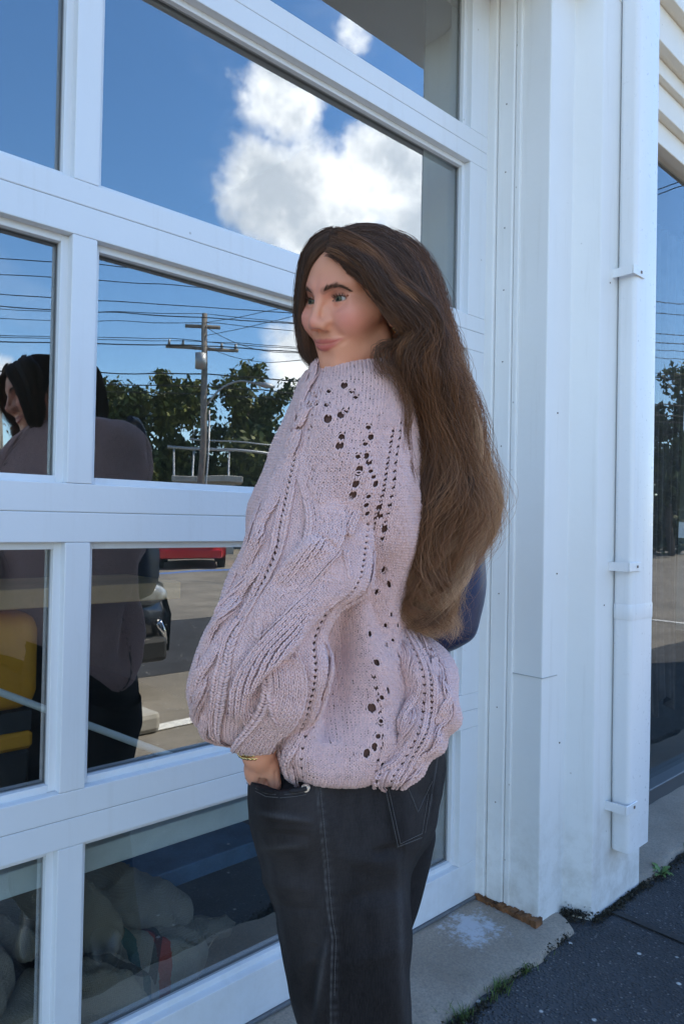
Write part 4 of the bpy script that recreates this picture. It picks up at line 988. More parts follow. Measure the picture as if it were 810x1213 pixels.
JEAN = Tube([(312, 860, 512, 860, -0.030, 0.24, 0.06), (306, 890, 524, 890, -0.048, 0.26, 0.06), (294, 922, 526, 915, -0.062, 0.275, 0.11), (294, 945, 523, 945, -0.070, 0.28, 0.12), (298, 972, 518, 975, -0.074, 0.28, 0.11), (303, 1000, 509, 1000, -0.076, 0.27, 0.08),
    (308, 1020, 494, 1020, -0.076, 0.25, 0.05), (314, 1045, 484, 1042, -0.076, 0.22, 0.035), (326, 1085, 482, 1085, -0.076, 0.18, 0.02), (336, 1130, 483, 1130, -0.076, 0.15, 0.01), (346, 1180, 486, 1180, -0.075, 0.13), (353, 1213, 488, 1213, -0.073, 0.12),
    (370, 1300, 495, 1300, -0.07, 0.12), (384, 1400, 506, 1400, -0.065, 0.12), (392, 1478, 514, 1478, -0.06, 0.13)], nt=420, nth=400, expo=3.0, bump=jean_bump)
def far_bump(P): return 0.004*vnoise(P, 3.5, 51)
FARLEG = Tube([(345, 940, 505, 940, 0.10, 0.31), (345, 985, 515, 985, 0.10, 0.31), (346, 1010, 510, 1012, 0.10, 0.30), (348, 1045, 501, 1045, 0.10, 0.29), (352, 1080, 493, 1080, 0.10, 0.28), (358, 1115, 484, 1115, 0.10, 0.28),
    (366, 1165, 476, 1165, 0.10, 0.28), (372, 1213, 474, 1213, 0.11, 0.28), (380, 1320, 478, 1320, 0.13, 0.30), (386, 1440, 488, 1440, 0.15, 0.32)], nt=160, nth=120, bump=far_bump)
V1, Q1 = JEAN.mesh(0, 1); V2, Q2 = FARLEG.mesh(0, 1)
VA = np.concatenate([V1, V2]); px = qpx(VA); wear = np.zeros(len(VA)); fr = VA[:, 2] < 0.06
d = px[:, 0]-seam_x(px[:, 1]); rip = 0.5+0.5*np.sin(px[:, 1]*0.55+1.2*np.sin(px[:, 1]*0.21))
wear += fr*(px[:, 1] > 925)*(0.75*np.exp(-((d-0.8)/1.1)**2)*(0.35+0.65*rip)+0.25*np.exp(-((d-6)/3.0)**2)*rip)
for (x0, y0, x1, y1, w, a) in ((303, 962, 372, 974, 3.5, .3), (305, 1006, 366, 1002, 4, .25), (388, 1110, 370, 1213, 3, .35), (472, 1010, 479, 1213, 4, .3), (312, 1000, 345, 1160, 4, .15)):
    wear += fr*linefold(px[:, 0], px[:, 1], x0, y0, x1, y1, w, a)
jeans = np_mesh('jeans', q2l(VA), np.concatenate([Q1, Q2+len(V1)]), M_denim, person, True, {'wear': ('FLOAT', np.clip(wear, 0, 1))})

def tube_w(T, x, y):
    """front depth of a tube at picture-plane positions (nearest facing sample)"""
    pp = qpx(T.P); f = T.N[..., 2] < 0.15; out = []
    for a, b in zip(np.atleast_1d(x), np.atleast_1d(y)):
        d = np.where(f, (pp[..., 0]-a)**2+(pp[..., 1]-b)**2, 1e9); i = np.argsort(d.ravel())[:4]
        w = 1/(d.ravel()[i]+0.05); out.append((T.P[..., 2].ravel()[i]*w).sum()/w.sum())
    return np.array(out)
def on_jeans(pts, lift, n=None, T=None):
    pts = np.asarray(pts, float)
    if n: pts = smoothline(pts, n)
    w = tube_w(T or JEAN, pts[:, 0], pts[:, 1]); k = np.ones(5)/5
    if len(w) > 8: w = np.convolve(np.pad(w, 2, mode='edge'), k, 'valid')
    return pxq(pts[:, 0], pts[:, 1], w-lift)
def dashes(name, pts, lift, m, parent, pitch=2.4, r=0.0005, duty=0.62):
    pts = np.asarray(pts, float); seg = np.r_[0, np.cumsum(np.hypot(*np.diff(pts, axis=0).T))]; nn = max(2, int(seg[-1]/pitch)); V = []; F = []; off = 0
    fine = np.stack([np.interp(np.linspace(0, seg[-1], nn*4+1), seg, pts[:, k]) for k in (0, 1)], 1); Q = on_jeans(fine, lift)
    for i in range(nn):
        v, f = tube_np(q2l(Q[i*4:i*4+4]), r, 5); V.append(v); F += [[a+off for a in ff] for ff in f]; off += len(v)
    o = raw(name, np.concatenate(V), F, m, parent, True); return o

# pocket lip (doubled cloth edge) with two rows of stitching
P = on_jeans(LIP+np.array([0, 2.2]), 0.0035, 40); V, F = tube_np(q2l(P), 0.0030, 10); raw('pocket_lip', V, F, M_denim, jeans, True)
dashes('pocket_stitching', LIP+np.array([0, 5.5]), 0.0012, M_thread, jeans); dashes('pocket_stitching', LIP+np.array([0, 9.0]), 0.0012, M_thread, jeans)
dashes('seam_stitching', SEAM[:8]+np.array([5.0, 0]), 0.0010, M_thread, jeans, 3.0)
# rivet button
rc = on_jeans([(362, 934), (362.1, 934.1)], 0.004)[0]
bm = bmesh.new()
for (r, h, z) in ((0.0062, 0.0022, 0.0), (0.0030, 0.0012, 0.0018)):
    bmesh.ops.create_cone(bm, cap_ends=True, segments=20, radius1=r, radius2=r*0.78, depth=h, matrix=Matrix.Translation((0, 0, z)))
bmesh.ops.create_uvsphere(bm, u_segments=10, v_segments=6, radius=0.0016, matrix=Matrix.Translation((0, 0, 0.0026)))
ro = bm_obj('rivet', bm, M_rivet, jeans, False); ro.location = q2l(rc); ro.rotation_euler = Vector(-FW).to_track_quat('Z', 'Y').to_euler()
# back pocket: a patch of cloth laid 2.5 mm proud of the seat
PK = np.array([(446, 902), (524, 878), (519, 940), (511, 990), (478, 1001), (463, 1003), (455, 960)], float)
def patch(name, poly, lift, m, parent, n=26):
    a, b, c, d = [np.array(p, float) for p in poly]              # TL, TR, BR, BL
    u, v = np.meshgrid(np.linspace(0, 1, n), np.linspace(0, 1, n)); u, v = u.ravel()[:, None], v.ravel()[:, None]
    pts = (a*(1-u)+b*u)*(1-v)+(d*(1-u)+c*u)*v
    w = tube_w(JEAN, pts[:, 0], pts[:, 1]).reshape(n, n)
    for _ in range(2): w = (np.pad(w, 1, mode='edge')[:-2, 1:-1]+np.pad(w, 1, mode='edge')[2:, 1:-1]+np.pad(w, 1, mode='edge')[1:-1, :-2]+np.pad(w, 1, mode='edge')[1:-1, 2:]+w*2)/6
    e = np.minimum(np.minimum(u, 1-u), np.minimum(v, 1-v)).ravel(); l = np.where(e < 1e-6, -0.002, lift)
    V = pxq(pts[:, 0], pts[:, 1], w.ravel()-l)
    i = np.arange(n*n).reshape(n, n); Q = np.stack([i[:-1, :-1].ravel(), i[1:, :-1].ravel(), i[1:, 1:].ravel(), i[:-1, 1:].ravel()], 1)
    return np_mesh(name, q2l(V), Q, m, parent, True, {'wear': ('FLOAT', np.where(e < 0.03, 0.55, 0.0))})
bp = patch('back_pocket', [(447, 900), (521, 884), (505, 993), (469, 1006)], 0.0034, M_denim, jeans)
for q, off in ((3.0, 0.0040), (6.5, 0.0040)):
    dashes('pocket_stitching', [(447+q, 903), (469+q*0.8, 1006-q), (505-q*0.8, 994-q), (514-q, 940)], off+0.0006, M_thread, bp, 2.6)
dashes('pocket_stitching', [(472, 905), (495, 962), (512, 925)], 0.0046, M_thread, bp, 2.6)

# ---------------------------------------------------------------- shoes
M_shoe = simple('black_leather_shoe', (0.02, 0.02, 0.02), 0.4); M_sole = simple('rubber_sole', (0.03, 0.03, 0.03), 0.8)
for (x, w) in ((430, 0.02), (418, 0.22)):
    q = pxq(x, 1490, w); base = q2l(q); fd = -np.array([RT[0], RT[1], 0])*0.94+np.array([FW[0], FW[1], 0])*0.34; fd /= np.linalg.norm(fd); sd = np.array([-fd[1], fd[0], 0])
    (X, Y, Z), lo = grid((-0.12, -0.06, 0.0), (0.19, 0.06, 0.14), 0.006)
    dd = smin(sd_ell((X, Y, Z), (0.07, 0, 0.03), (0.115, 0.046, 0.05)), sd_cap((X, Y, Z), (-0.04, 0, 0.035), (-0.035, 0, 0.14), 0.045, 0.042), 0.04); dd = smin(dd, sd_ell((X, Y, Z), (-0.045, 0, 0.03), (0.055, 0.04, 0.04)), 0.03); dd = np.maximum(dd, 0.016-Z)
    V, Q = surface_nets(dd.astype(np.float32), lo, 0.006); WV = V[:, :1]*fd+V[:, 1:2]*sd+V[:, 2:]*np.array([0, 0, 1])+np.array([base[0], base[1], 0.0])
    sh = np_mesh('shoe', WV, Q, M_shoe, person)
    dd = np.maximum(np.maximum(sd_ell((X, Y, Z*0), (0.02, 0, 0), (0.155, 0.052, 0.05)), Z-0.018), 0.001-Z); V, Q = surface_nets(dd.astype(np.float32), lo, 0.006); WV = V[:, :1]*fd+V[:, 1:2]*sd+V[:, 2:]*np.array([0, 0, 1])+np.array([base[0], base[1], 0.0])
    np_mesh('sole', WV, Q, M_sole, sh)

# ---------------------------------------------------------------- navy shoulder bag on her far shoulder
BQ = pxq(525, 700, 0.2); bag = thing('shoulder_bag', 'navy blue leather shoulder bag hanging behind the woman, half under her hair', 'bag', tuple(q2l(BQ)+PER))
M_navy = simple('navy_leather', (0.016, 0.026, 0.075), 0.42, 0.25, 14, 0.25, 220)
def bag_l(Q): return q2l(Q)+PER-np.array(bag.location)
BAGT = Tube([(500, 612, 552, 618, 0.20, 0.26), (480, 630, 566, 632, 0.18, 0.28), (474, 655, 573, 653, 0.165, 0.30), (472, 690, 576.5, 684, 0.155, 0.31), (474, 715, 575.5, 706, 0.152, 0.31), (478, 735, 570, 730, 0.154, 0.31), (484, 752, 562, 754, 0.16, 0.30), (492, 768, 546, 767, 0.175, 0.29), (504, 777, 527, 775, 0.20, 0.265)], nt=90, nth=120, expo=2.9, bump=lambda P: 0.003*vnoise(P, 5.0, 61))
V, Q = BAGT.mesh(0, 1); i0 = len(V); V = np.concatenate([V, V[:120].mean(0, keepdims=True), V[-120:].mean(0, keepdims=True)])
np_mesh('body', bag_l(V), Q, M_navy, bag)
sd_ = smoothline([(569, 655, 0.215), (572, 686, 0.215), (571, 706, 0.215), (566, 730, 0.215), (559, 752, 0.215), (544, 764, 0.215), (525, 772, 0.215)], 40); V, F = tube_np(bag_l(pxq(sd_[:, 0], sd_[:, 1], sd_[:, 2])), 0.0016, 8); raw('piping', V, F, M_navy, bag, True)
st = smoothline([(540, 625, 0.24), (528, 560, 0.27), (505, 490, 0.29), (480, 447, 0.28), (450, 440, 0.27)], 30); V, F = tube_np(bag_l(pxq(st[:, 0], st[:, 1], st[:, 2])), 0.010, 8); raw('strap', V, F, M_navy, bag, True)
# ---------------------------------------------------------------- head, neck, arm and hand: one skin mesh
HC = np.array([0.0274, 0.3245, 0.030]); HS = 0.945
def head_basis(yaw, pitch, roll):
    F = np.array([0, 0, -1.]); U = np.array([0, 1., 0]); L = np.array([1., 0, 0])
    c, s = math.cos(pitch), math.sin(pitch); F, U = c*F+s*U, c*U-s*F
    c, s = math.cos(roll), math.sin(roll); L, U = c*L+s*U, c*U-s*L
    def ry(v): c, s = math.cos(yaw), math.sin(yaw); x, y, z = v; return np.array([c*x+s*z, y, -s*x+c*z])
    return ry(F), ry(L), ry(U)
HF, HL, HU = head_basis(R(46.5), R(-9.5), R(-8.0))
def h2q(V): V = np.asarray(V, float); return HC+HS*(V[..., 0:1]*HF+V[..., 1:2]*HL+V[..., 2:3]*HU)
def q2h(Q): d = (np.asarray(Q, float)-HC)/HS; return np.stack([d @ HF, d @ HL, d @ HU], -1)
EYE_R = 0.0122; EYES = [(0.0690, 0.0318, 0.0015), (0.0690, -0.0318, 0.0015)]
def head_sdf(P, lips=True):
    X, Y, Z = P; A = np.abs(Y); PA = (X, A, Z)
    d = sd_ell(P, (-0.012, 0, 0.034), (0.091, 0.073, 0.080))                        # cranium
    d = smin(d, sd_ell(P, (0.038, 0, 0.038), (0.050, 0.058, 0.048)), 0.03)          # forehead
    d = smin(d, sd_ell(P, (0.027, 0, -0.031), (0.053, 0.0555, 0.080)), 0.03)         # mid face
    d = smin(d, sd_cap(PA, (0.002, 0.050, -0.058), (0.056, 0.012, -0.101), 0.0165, 0.0165), 0.024)   # jaw line
    d = smin(d, sd_sph(P, (0.0530, 0, -0.101), 0.0195), 0.022)                        # chin
    d = smin(d, sd_sph(PA, (0.0565, 0.0355, -0.026), 0.0285), 0.022)                   # cheeks
    d = smin(d, sd_cap(PA, (0.030, 0.062, -0.014), (0.062, 0.046, -0.016), 0.011, 0.012), 0.025)  # cheekbone
    d = smin(d, sd_cap(PA, (0.083, 0.010, 0.021), (0.064, 0.048, 0.026), 0.0095, 0.009), 0.016)   # brow ridge
    d = smax(d, -sd_ell(PA, (0.092, 0.0325, 0.0005), (0.0165, 0.0185, 0.0125)), 0.012)            # sockets
    d = smin(d, sd_ell(P, (0.0550, 0, -0.067), (0.025, 0.034, 0.024)), 0.018)                      # muzzle
    d = smin(d, sd_cap(P, (0.085, 0, 0.014), (0.1005, 0, -0.027), 0.0062, 0.0078), 0.012)          # nose bridge
    d = smin(d, sd_cap(PA, (0.0815, 0.0085, -0.018), (0.0830, 0.0140, -0.031), 0.0068, 0.0082), 0.009)      # sides of the nose
    d = smin(d, sd_ell(P, (0.1005, 0, -0.0325), (0.0095, 0.0098, 0.0084)), 0.007)                 # tip
    d = smin(d, sd_ell(PA, (0.0915, 0.0118, -0.0368), (0.0100, 0.0062, 0.0070)), 0.011)           # wings
    d = smax(d, -sd_ell(PA, (0.0965, 0.0070, -0.0452), (0.0052, 0.0034, 0.0040)), 0.003)          # nostrils
    d = smax(d, -sd_cap(PA, (0.088, 0.0225, -0.040), (0.078, 0.036, -0.060), 0.0022, 0.0016), 0.012)  # smile fold
    d = smax(d, -sd_cap(P, (0.095, 0, -0.049), (0.093, 0, -0.055), 0.0022), 0.005)                # philtrum
    if lips:
        up, lo, cut = (chain(PA, c) for c in LIPC)
        d = smin(d, up, 0.0045); d = smin(d, lo, 0.0045); d = smax(d, -cut, 0.0028)
    d = smax(d, -sd_ell(P, (0.0860, 0, -0.084), (0.007, 0.016, 0.0045)), 0.010)                    # under the lip
    # eyelids: a shell round each eyeball with an almond opening
    ex, ey, ez = EYES[0]; q0, q1, q2 = X-ex, A-ey, Z-ez
    rr = np.sqrt(q0**2+q1**2+q2**2)+1e-9; yaw_e = np.arctan2(q1, q0)-0.14; pit = np.arcsin(np.clip(q2/rr, -1, 1))
    un = np.clip(yaw_e/0.98, -1, 1); arch = np.sqrt(np.clip(1-un**2, 0, 1))
    upl = 0.42*arch**1.0+0.06*un; lol = -0.21*arch**1.1+0.06*un
    open_ = np.maximum(np.maximum(pit-upl, lol-pit)*rr, (np.abs(yaw_e)-0.97)*rr)
    lid = smax(rr-0.01455, -(rr-0.0126), 0.0004)
    d = smin(d, rr-0.0142, 0.0045)
    crease = np.abs(pit-(upl+0.26))*rr-0.0007
    d = smax(d, -np.maximum(crease, rr-0.0165), 0.0020)
    d = smax(d, -np.maximum(open_, rr-0.030), 0.0010)
    d = np.maximum(d, -(rr-0.0112))
    # ear
    e = smin(sd_ell(PA, (-0.010, 0.0735, -0.004), (0.017, 0.0075, 0.030)), sd_ell(PA, (-0.0015, 0.0700, -0.030), (0.0080, 0.0055, 0.0105)), 0.006)
    e = smax(e, -sd_ell(PA, (-0.008, 0.081, 0.002), (0.0095, 0.006, 0.017)), 0.004)
    d = smin(d, e, 0.006)
    # neck
    d = smin(d, sd_cap(P, (-0.032, 0, -0.055), (-0.055, -0.012, -0.185), 0.045, 0.052), 0.016)
    d = smin(d, sd_cap(PA, (-0.030, 0.046, -0.055), (-0.010, 0.016, -0.17), 0.010, 0.011), 0.02)
    return d
def chain(P, c): return np.minimum.reduce([sd_cap(P, c[k][0], c[k+1][0], c[k][1], c[k+1][1]) for k in range(len(c)-1)])
def on_skin(Pts, it=6, lips=True):
    Pts = np.array(Pts, np.float64)
    def f(Q): return head_sdf((Q[:, 0], Q[:, 1], Q[:, 2]), lips)
    for _ in range(it):
        e = 4e-4; v = f(Pts); g_ = np.stack([(f(Pts+np.eye(3)[k]*e)-v)/e for k in range(3)], 1); Pts = Pts-np.clip(v, -.01, .01)[:, None]*g_/((g_**2).sum(1, keepdims=True)+1e-9)
    return Pts, g_/(np.linalg.norm(g_, axis=1, keepdims=True)+1e-9)
def lipline(rows, off):
    p, n_ = on_skin([(0.079-9.0*y*y, y, z) for y, z, r in rows], 6, False); p = p+n_*off; return [(tuple(q), r[2]) for q, r in zip(p, rows)]
LIPC = None
LIPC = (lipline([(0.0, -0.0610, .0036), (0.006, -0.0604, .0039), (0.012, -0.0604, .0036), (0.018, -0.0598, .0031), (0.025, -0.0582, .0025), (0.0340, -0.0543, .0012)], -0.0012),
        lipline([(0.0, -0.0699, .0046), (0.006, -0.0695, .0044), (0.012, -0.0682, .0040), (0.018, -0.0656, .0033), (0.025, -0.0614, .0024), (0.0335, -0.0554, .0011)], -0.0014),
        lipline([(0.0, -0.0652, .0012), (0.006, -0.0646, .0012), (0.012, -0.0643, .0012), (0.018, -0.0626, .0012), (0.025, -0.0595, .0011), (0.0360, -0.0538, .0009)], 0.0030))
hh = 0.0014
G, lo = grid((-0.075, -0.088, -0.215), (0.126, 0.092, 0.128), hh)
V, Qf = surface_nets(head_sdf(G).astype(np.float32), lo, hh)
PV = (V[:, 0], V[:, 1], V[:, 2]); A = np.abs(V[:, 1])
lips = np.minimum(chain((PV[0], A, PV[2]), [(p, r+0.0012) for p, r in LIPC[0]]), chain((PV[0], A, PV[2]), [(p, r+0.0012) for p, r in LIPC[1]]))
m_lip = np.clip(-lips/0.0014+0.3, 0, 1)
def blob(c, r): return np.exp(-(((PV[0]-c[0])/r[0])**2+((A-c[1])/r[1])**2+((PV[2]-c[2])/r[2])**2))
m_blush = np.clip(1.0*blob((0.066, 0.047, -0.026), (0.03, 0.022, 0.020))+0.55*blob((0.108, 0, -0.032), (0.013, 0.012, 0.012))+0.35*blob((0.085, 0, 0.02), (0.05, 0.05, 0.02)), 0, 1)
rr = np.sqrt((PV[0]-EYES[0][0])**2+(A-EYES[0][1])**2+(PV[2]-EYES[0][2])**2); pit = np.arcsin(np.clip((PV[2]-EYES[0][2])/(rr+1e-9), -1, 1)); yaw_e = np.arctan2(A-EYES[0][1], PV[0]-EYES[0][0])-0.14; un = np.clip(yaw_e/0.98, -1, 1); arch = np.sqrt(1-un**2)
upl = 0.42*arch**1.0+0.06*un; lol = -0.21*arch**1.1+0.06*un
near = (rr < 0.0165) & (np.abs(yaw_e) < 1.15)
m_line = near*np.clip(1-np.abs(pit-upl-0.03)/0.10, 0, 1)*1.0+near*0.45*np.clip(1-np.abs(pit-lol+0.03)/0.10, 0, 1)
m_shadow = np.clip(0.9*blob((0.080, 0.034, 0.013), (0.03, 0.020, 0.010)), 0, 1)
bp0, bp1, bp2 = np.array([0.0895, 0.0115, 0.0170]), np.array([0.0825, 0.0325, 0.0240]), np.array([0.068, 0.0455, 0.0180])
bp0, bp1, bp2 = on_skin(np.array([bp0, bp1, bp2]))[0]
m_brow = np.clip(1-np.minimum(sd_cap((PV[0], A, PV[2]), bp0, bp1, 0.0045, 0.0036), sd_cap((PV[0], A, PV[2]), bp1, bp2, 0.0036, 0.0012))/0.0022, 0, 1)
# skin core under the jumper, forearm and hand
parts_V = [h2q(V)]; parts_F = [Qf]; cols = [np.stack([m_lip, m_blush, np.clip(m_line+0.0, 0, 1), np.clip(m_brow*0.75+0.0, 0, 1)], 1)]
shad = [m_shadow]
def add_part(V, F):
    o = sum(len(v) for v in parts_V); parts_V.append(V); parts_F.append(F+o); cols.append(np.zeros((len(V), 4))); shad.append(np.zeros(len(V)))
def hp(x, y, w): return pxq(x, y, w).reshape(3)
# hand slipped into the front pocket: palm, four unequal fingers inside the cloth, thumb along the edge
hw = -0.092
a_el, a_wr, a_kn = hp(318, 840, -0.11), hp(305, 893, -0.0965), hp(311, 931, -0.080)
lo_b = hp(270, 1010, 0)-np.array([0, 0, 0.16]); hi_b = hp(352, 850, 0)+np.array([0.01, 0, 0.0])
(X, Y, Z), lo = grid((lo_b[0], lo_b[1], -0.15), (hi_b[0], hi_b[1], -0.015), 0.0016); Pg = (X, Y, Z)
def cap(a, b, ra, rb): return sd_cap(Pg, hp(*a), hp(*b), ra, rb)
d = cap((322, 845, -0.112), (306, 893, -0.088), 0.026, 0.0200)
d = smin(d, cap((301, 893, -0.086), (304, 915, -0.066), 0.0150, 0.0150), 0.012)
d = smin(d, cap((311, 893, -0.090), (315, 915, -0.076), 0.0150, 0.0145), 0.012)
d = smin(d, cap((306, 912, -0.070), (311, 934, -0.050), 0.0165, 0.0155), 0.012)
d = smin(d, cap((317, 912, -0.076), (321, 932, -0.062), 0.0130, 0.0115), 0.010)
for (x0, x1, L, r0) in ((309, 315, 60, 0.0076), (313, 317, 76, 0.0084), (318, 324, 74, 0.0084), (324, 332, 60, 0.0076)):      # fingers
    k1 = (x0*0.5+x1*0.5, 934+L*0.42, -0.034); d = smin(d, cap((x0, 930, -0.050), k1, r0+0.0012, r0), 0.005); d = smin(d, cap(k1, (x1, 934+L, -0.020), r0, r0*0.78), 0.003)
d = smin(d, cap((321, 905, -0.084), (325, 928, -0.080), 0.0100, 0.0088), 0.008); d = smin(d, cap((325, 928, -0.080), (331, 954, -0.050), 0.0088, 0.0075), 0.004)     # thumb
for (kx, ky, kw) in ((305, 926, -0.071), (312.5, 928, -0.076), (320, 927, -0.0755)): d = smin(d, sd_sph(Pg, hp(kx, ky, kw), 0.0074), 0.006)
for (x0, y0, x1, y1) in ((309, 905, 308.5, 932), (316.5, 905, 316.5, 932)): d = smax(d, -cap((x0, y0, -0.0935), (x1, y1-4, -0.0835), 0.0006, 0.0010), 0.008)
d = smax(d, -cap((326.5, 915, -0.092), (327, 934, -0.0885), 0.0008, 0.0012), 0.004)
d = smax(d, -cap((312.8, 926, -0.0915), (312.5, 938, -0.079), 0.0008, 0.0014), 0.006)                                                                               # hollow between the knuckles
V2, Q2 = surface_nets(d.astype(np.float32), lo, 0.0016); add_part(V2, Q2)
(X, Y, Z), lo = grid((-0.20, -0.40, -0.15), (0.16, 0.30, 0.36), 0.012); Pg = (X, Y, Z)
d = smin(sd_ell(Pg, (0.0, 0.08, 0.12), (0.075, 0.13, 0.15)), sd_ell(Pg, (0.0, -0.18, 0.11), (0.09, 0.17, 0.13)), 0.08)
d = smin(d, sd_cap(Pg, hp(420, 500, -0.01), hp(340, 730, -0.09), 0.042, 0.036), 0.03); d = smin(d, sd_cap(Pg, hp(340, 730, -0.09), hp(318, 850, -0.108), 0.036, 0.026), 0.02)
V3, Q3 = surface_nets(d.astype(np.float32), lo, 0.012); add_part(V3, Q3)
def skin_mat():
    m, t, b = mat('skin'); g = t.obj()
    at = t.new('ShaderNodeAttribute', attribute_name='face'); sp = t.n.new('ShaderNodeSeparateColor'); t.l.new(at.outputs['Color'], sp.inputs[0])
    br = t.new('ShaderNodeAttribute', attribute_name='brow').outputs['Fac']; sh = t.new('ShaderNodeAttribute', attribute_name='lidshade').outputs['Fac']
    c = t.mix(t.noise(28.0, 6, 0.65, g), (0.70, 0.305, 0.180), (0.77, 0.350, 0.215))
    c = t.mix(t.math('MULTIPLY', t.mapr(t.noise(230.0, 3, 0.6, g), 0.55, 0.8), 0.16), c, (0.62, 0.26, 0.17))
    frk = t.new('ShaderNodeTexVoronoi'); frk.inputs['Scale'].default_value = 62.0; t.l.new(g, frk.inputs['Vector'])
    fs = t.n.new('ShaderNodeSeparateColor'); t.l.new(frk.outputs['Color'], fs.inputs[0])
    c = t.mix(t.math('MULTIPLY', t.math('MULTIPLY', t.math('GREATER_THAN', fs.outputs[0], 0.86), t.mapr(frk.outputs['Distance'], 0.16, 0.05)), 0.30), c, (0.30, 0.13, 0.08))
    c = t.mix(t.math('MULTIPLY', sp.outputs[1], 0.78), c, (0.80, 0.25, 0.22))
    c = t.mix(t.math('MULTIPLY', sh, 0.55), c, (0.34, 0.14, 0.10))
    c = t.mix(t.math('MULTIPLY', sp.outputs[0], 0.85), c, (0.52, 0.105, 0.085))
    c = t.mix(t.math('MULTIPLY', br, 0.40), c, (0.07, 0.038, 0.028))
    c = t.mix(t.math('MULTIPLY', sp.outputs[2], 0.9), c, (0.025, 0.015, 0.012))
    t.l.new(c, b.inputs['Base Color']); setp(b, rough=0.46, spec=0.4, sss=0.12)
    b.inputs['Subsurface Radius'].default_value = (0.010, 0.0045, 0.0025); b.inputs['Subsurface Scale'].default_value = 0.6
    rg = t.math('SUBTRACT', 0.50, t.math('MULTIPLY', sp.outputs[0], 0.16)); t.l.new(rg, b.inputs['Roughness'])
    t.l.new(t.bump(t.math('ADD', t.noise(420.0, 3, 0.6, g), t.math('MULTIPLY', t.noise(90.0, 3, 0.6, g), 0.6)), 0.10, 0.001), b.inputs['Normal']); return m
M_skin = skin_mat(); CA = np.concatenate(cols); rgba = CA.copy(); rgba[:, 3] = 1
body = np_mesh('body', q2l(np.concatenate(parts_V)), np.concatenate(parts_F), M_skin, person, True, {'face': ('FLOAT_COLOR', rgba), 'brow': ('FLOAT', CA[:, 3]), 'lidshade': ('FLOAT', np.concatenate(shad))})

# eyes: white, iris, pupil and a clear cornea bulge
def eye_mat():
    m, t, b = mat('eye'); at = t.new('ShaderNodeAttribute', attribute_name='gaze').outputs['Fac']; g = t.obj()
    c = t.mix(t.mapr(at, 0.0, 0.62), (0.030, 0.028, 0.015), (0.085, 0.080, 0.045))
    c = t.mix(t.mapr(at, 0.80, 1.0), c, (0.03, 0.03, 0.02)); c = t.mix(t.mapr(at, 0.36, 0.30), c, (0.004, 0.004, 0.004))
    c = t.mix(t.mapr(at, 0.98, 1.10), c, (0.40, 0.36, 0.34)); t.l.new(c, b.inputs['Base Color']); setp(b, rough=0.16, spec=0.22); return m
M_eye = eye_mat()
for sgn, E in zip((1, -1), EYES):
    us, vs = np.meshgrid(np.linspace(0, 2*math.pi, 49)[:-1], np.linspace(0.0, math.pi, 33)); gz = np.array([1.0, 0.10, 0.06]); gz = gz+np.array([0, 0.0, 0]); gz /= np.linalg.norm(gz)
    e1 = np.cross(gz, [0, 0, 1.]); e1 /= np.linalg.norm(e1); e2 = np.cross(gz, e1)
    ang = vs.ravel(); irisang = 0.54; bul = 0.0006*np.exp(-(ang/0.42)**4); rad = EYE_R+bul
    D = (np.cos(ang)[:, None]*gz+np.sin(ang)[:, None]*(np.cos(us.ravel())[:, None]*e1+np.sin(us.ravel())[:, None]*e2))
    VV = np.array(E)+D*rad[:, None]; i = np.arange(33*48).reshape(33, 48); j = np.roll(i, -1, 1)
    Q = np.stack([i[:-1].ravel(), j[:-1].ravel(), j[1:].ravel(), i[1:].ravel()], 1)
    np_mesh('eye', q2l(h2q(VV)), Q, M_eye, body, True, {'gaze': ('FLOAT', ang/irisang)})

# ---------------------------------------------------------------- hair (strand curves over a dark under-volume)
def hair_mat(name, light=1.0):
    m, t, b = mat(name); hi = t.new('ShaderNodeHairInfo'); at = t.new('ShaderNodeAttribute', attribute_name='tone').outputs['Fac']
    ramp = t.new('ShaderNodeValToRGB'); t.l.new(at, ramp.inputs[0]); el = ramp.color_ramp.elements
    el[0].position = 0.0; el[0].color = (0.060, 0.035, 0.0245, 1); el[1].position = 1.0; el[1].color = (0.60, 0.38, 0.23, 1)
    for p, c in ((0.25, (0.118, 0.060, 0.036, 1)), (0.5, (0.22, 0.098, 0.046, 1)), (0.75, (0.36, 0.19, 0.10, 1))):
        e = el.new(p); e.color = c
    t.l.new(ramp.outputs[0], b.inputs['Base Color']); setp(b, rough=0.48, spec=0.22)
    return m
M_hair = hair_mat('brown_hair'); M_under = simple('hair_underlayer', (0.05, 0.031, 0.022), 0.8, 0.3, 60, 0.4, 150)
def strands(name, P, rad, tone, parent, m):
    """P (n,k,3) person-local, rad (k,) , tone (n,k)"""
    n, k = P.shape[:2]; hc = bpy.data.hair_curves.new(name); hc.add_curves([k]*n)
    hc.position_data.foreach_set('vector', P.astype(np.float32).ravel())
    a = hc.attributes.get('radius') or hc.attributes.new('radius', 'FLOAT', 'POINT'); a.data.foreach_set('value', np.broadcast_to(rad, (n, k)).astype(np.float32).ravel())
    a = hc.attributes.new('tone', 'FLOAT', 'POINT'); a.data.foreach_set('value', tone.astype(np.float32).ravel())
    hc.materials.append(m); o = bpy.data.objects.new(name, hc); COL.objects.link(o); o.parent = parent; return o
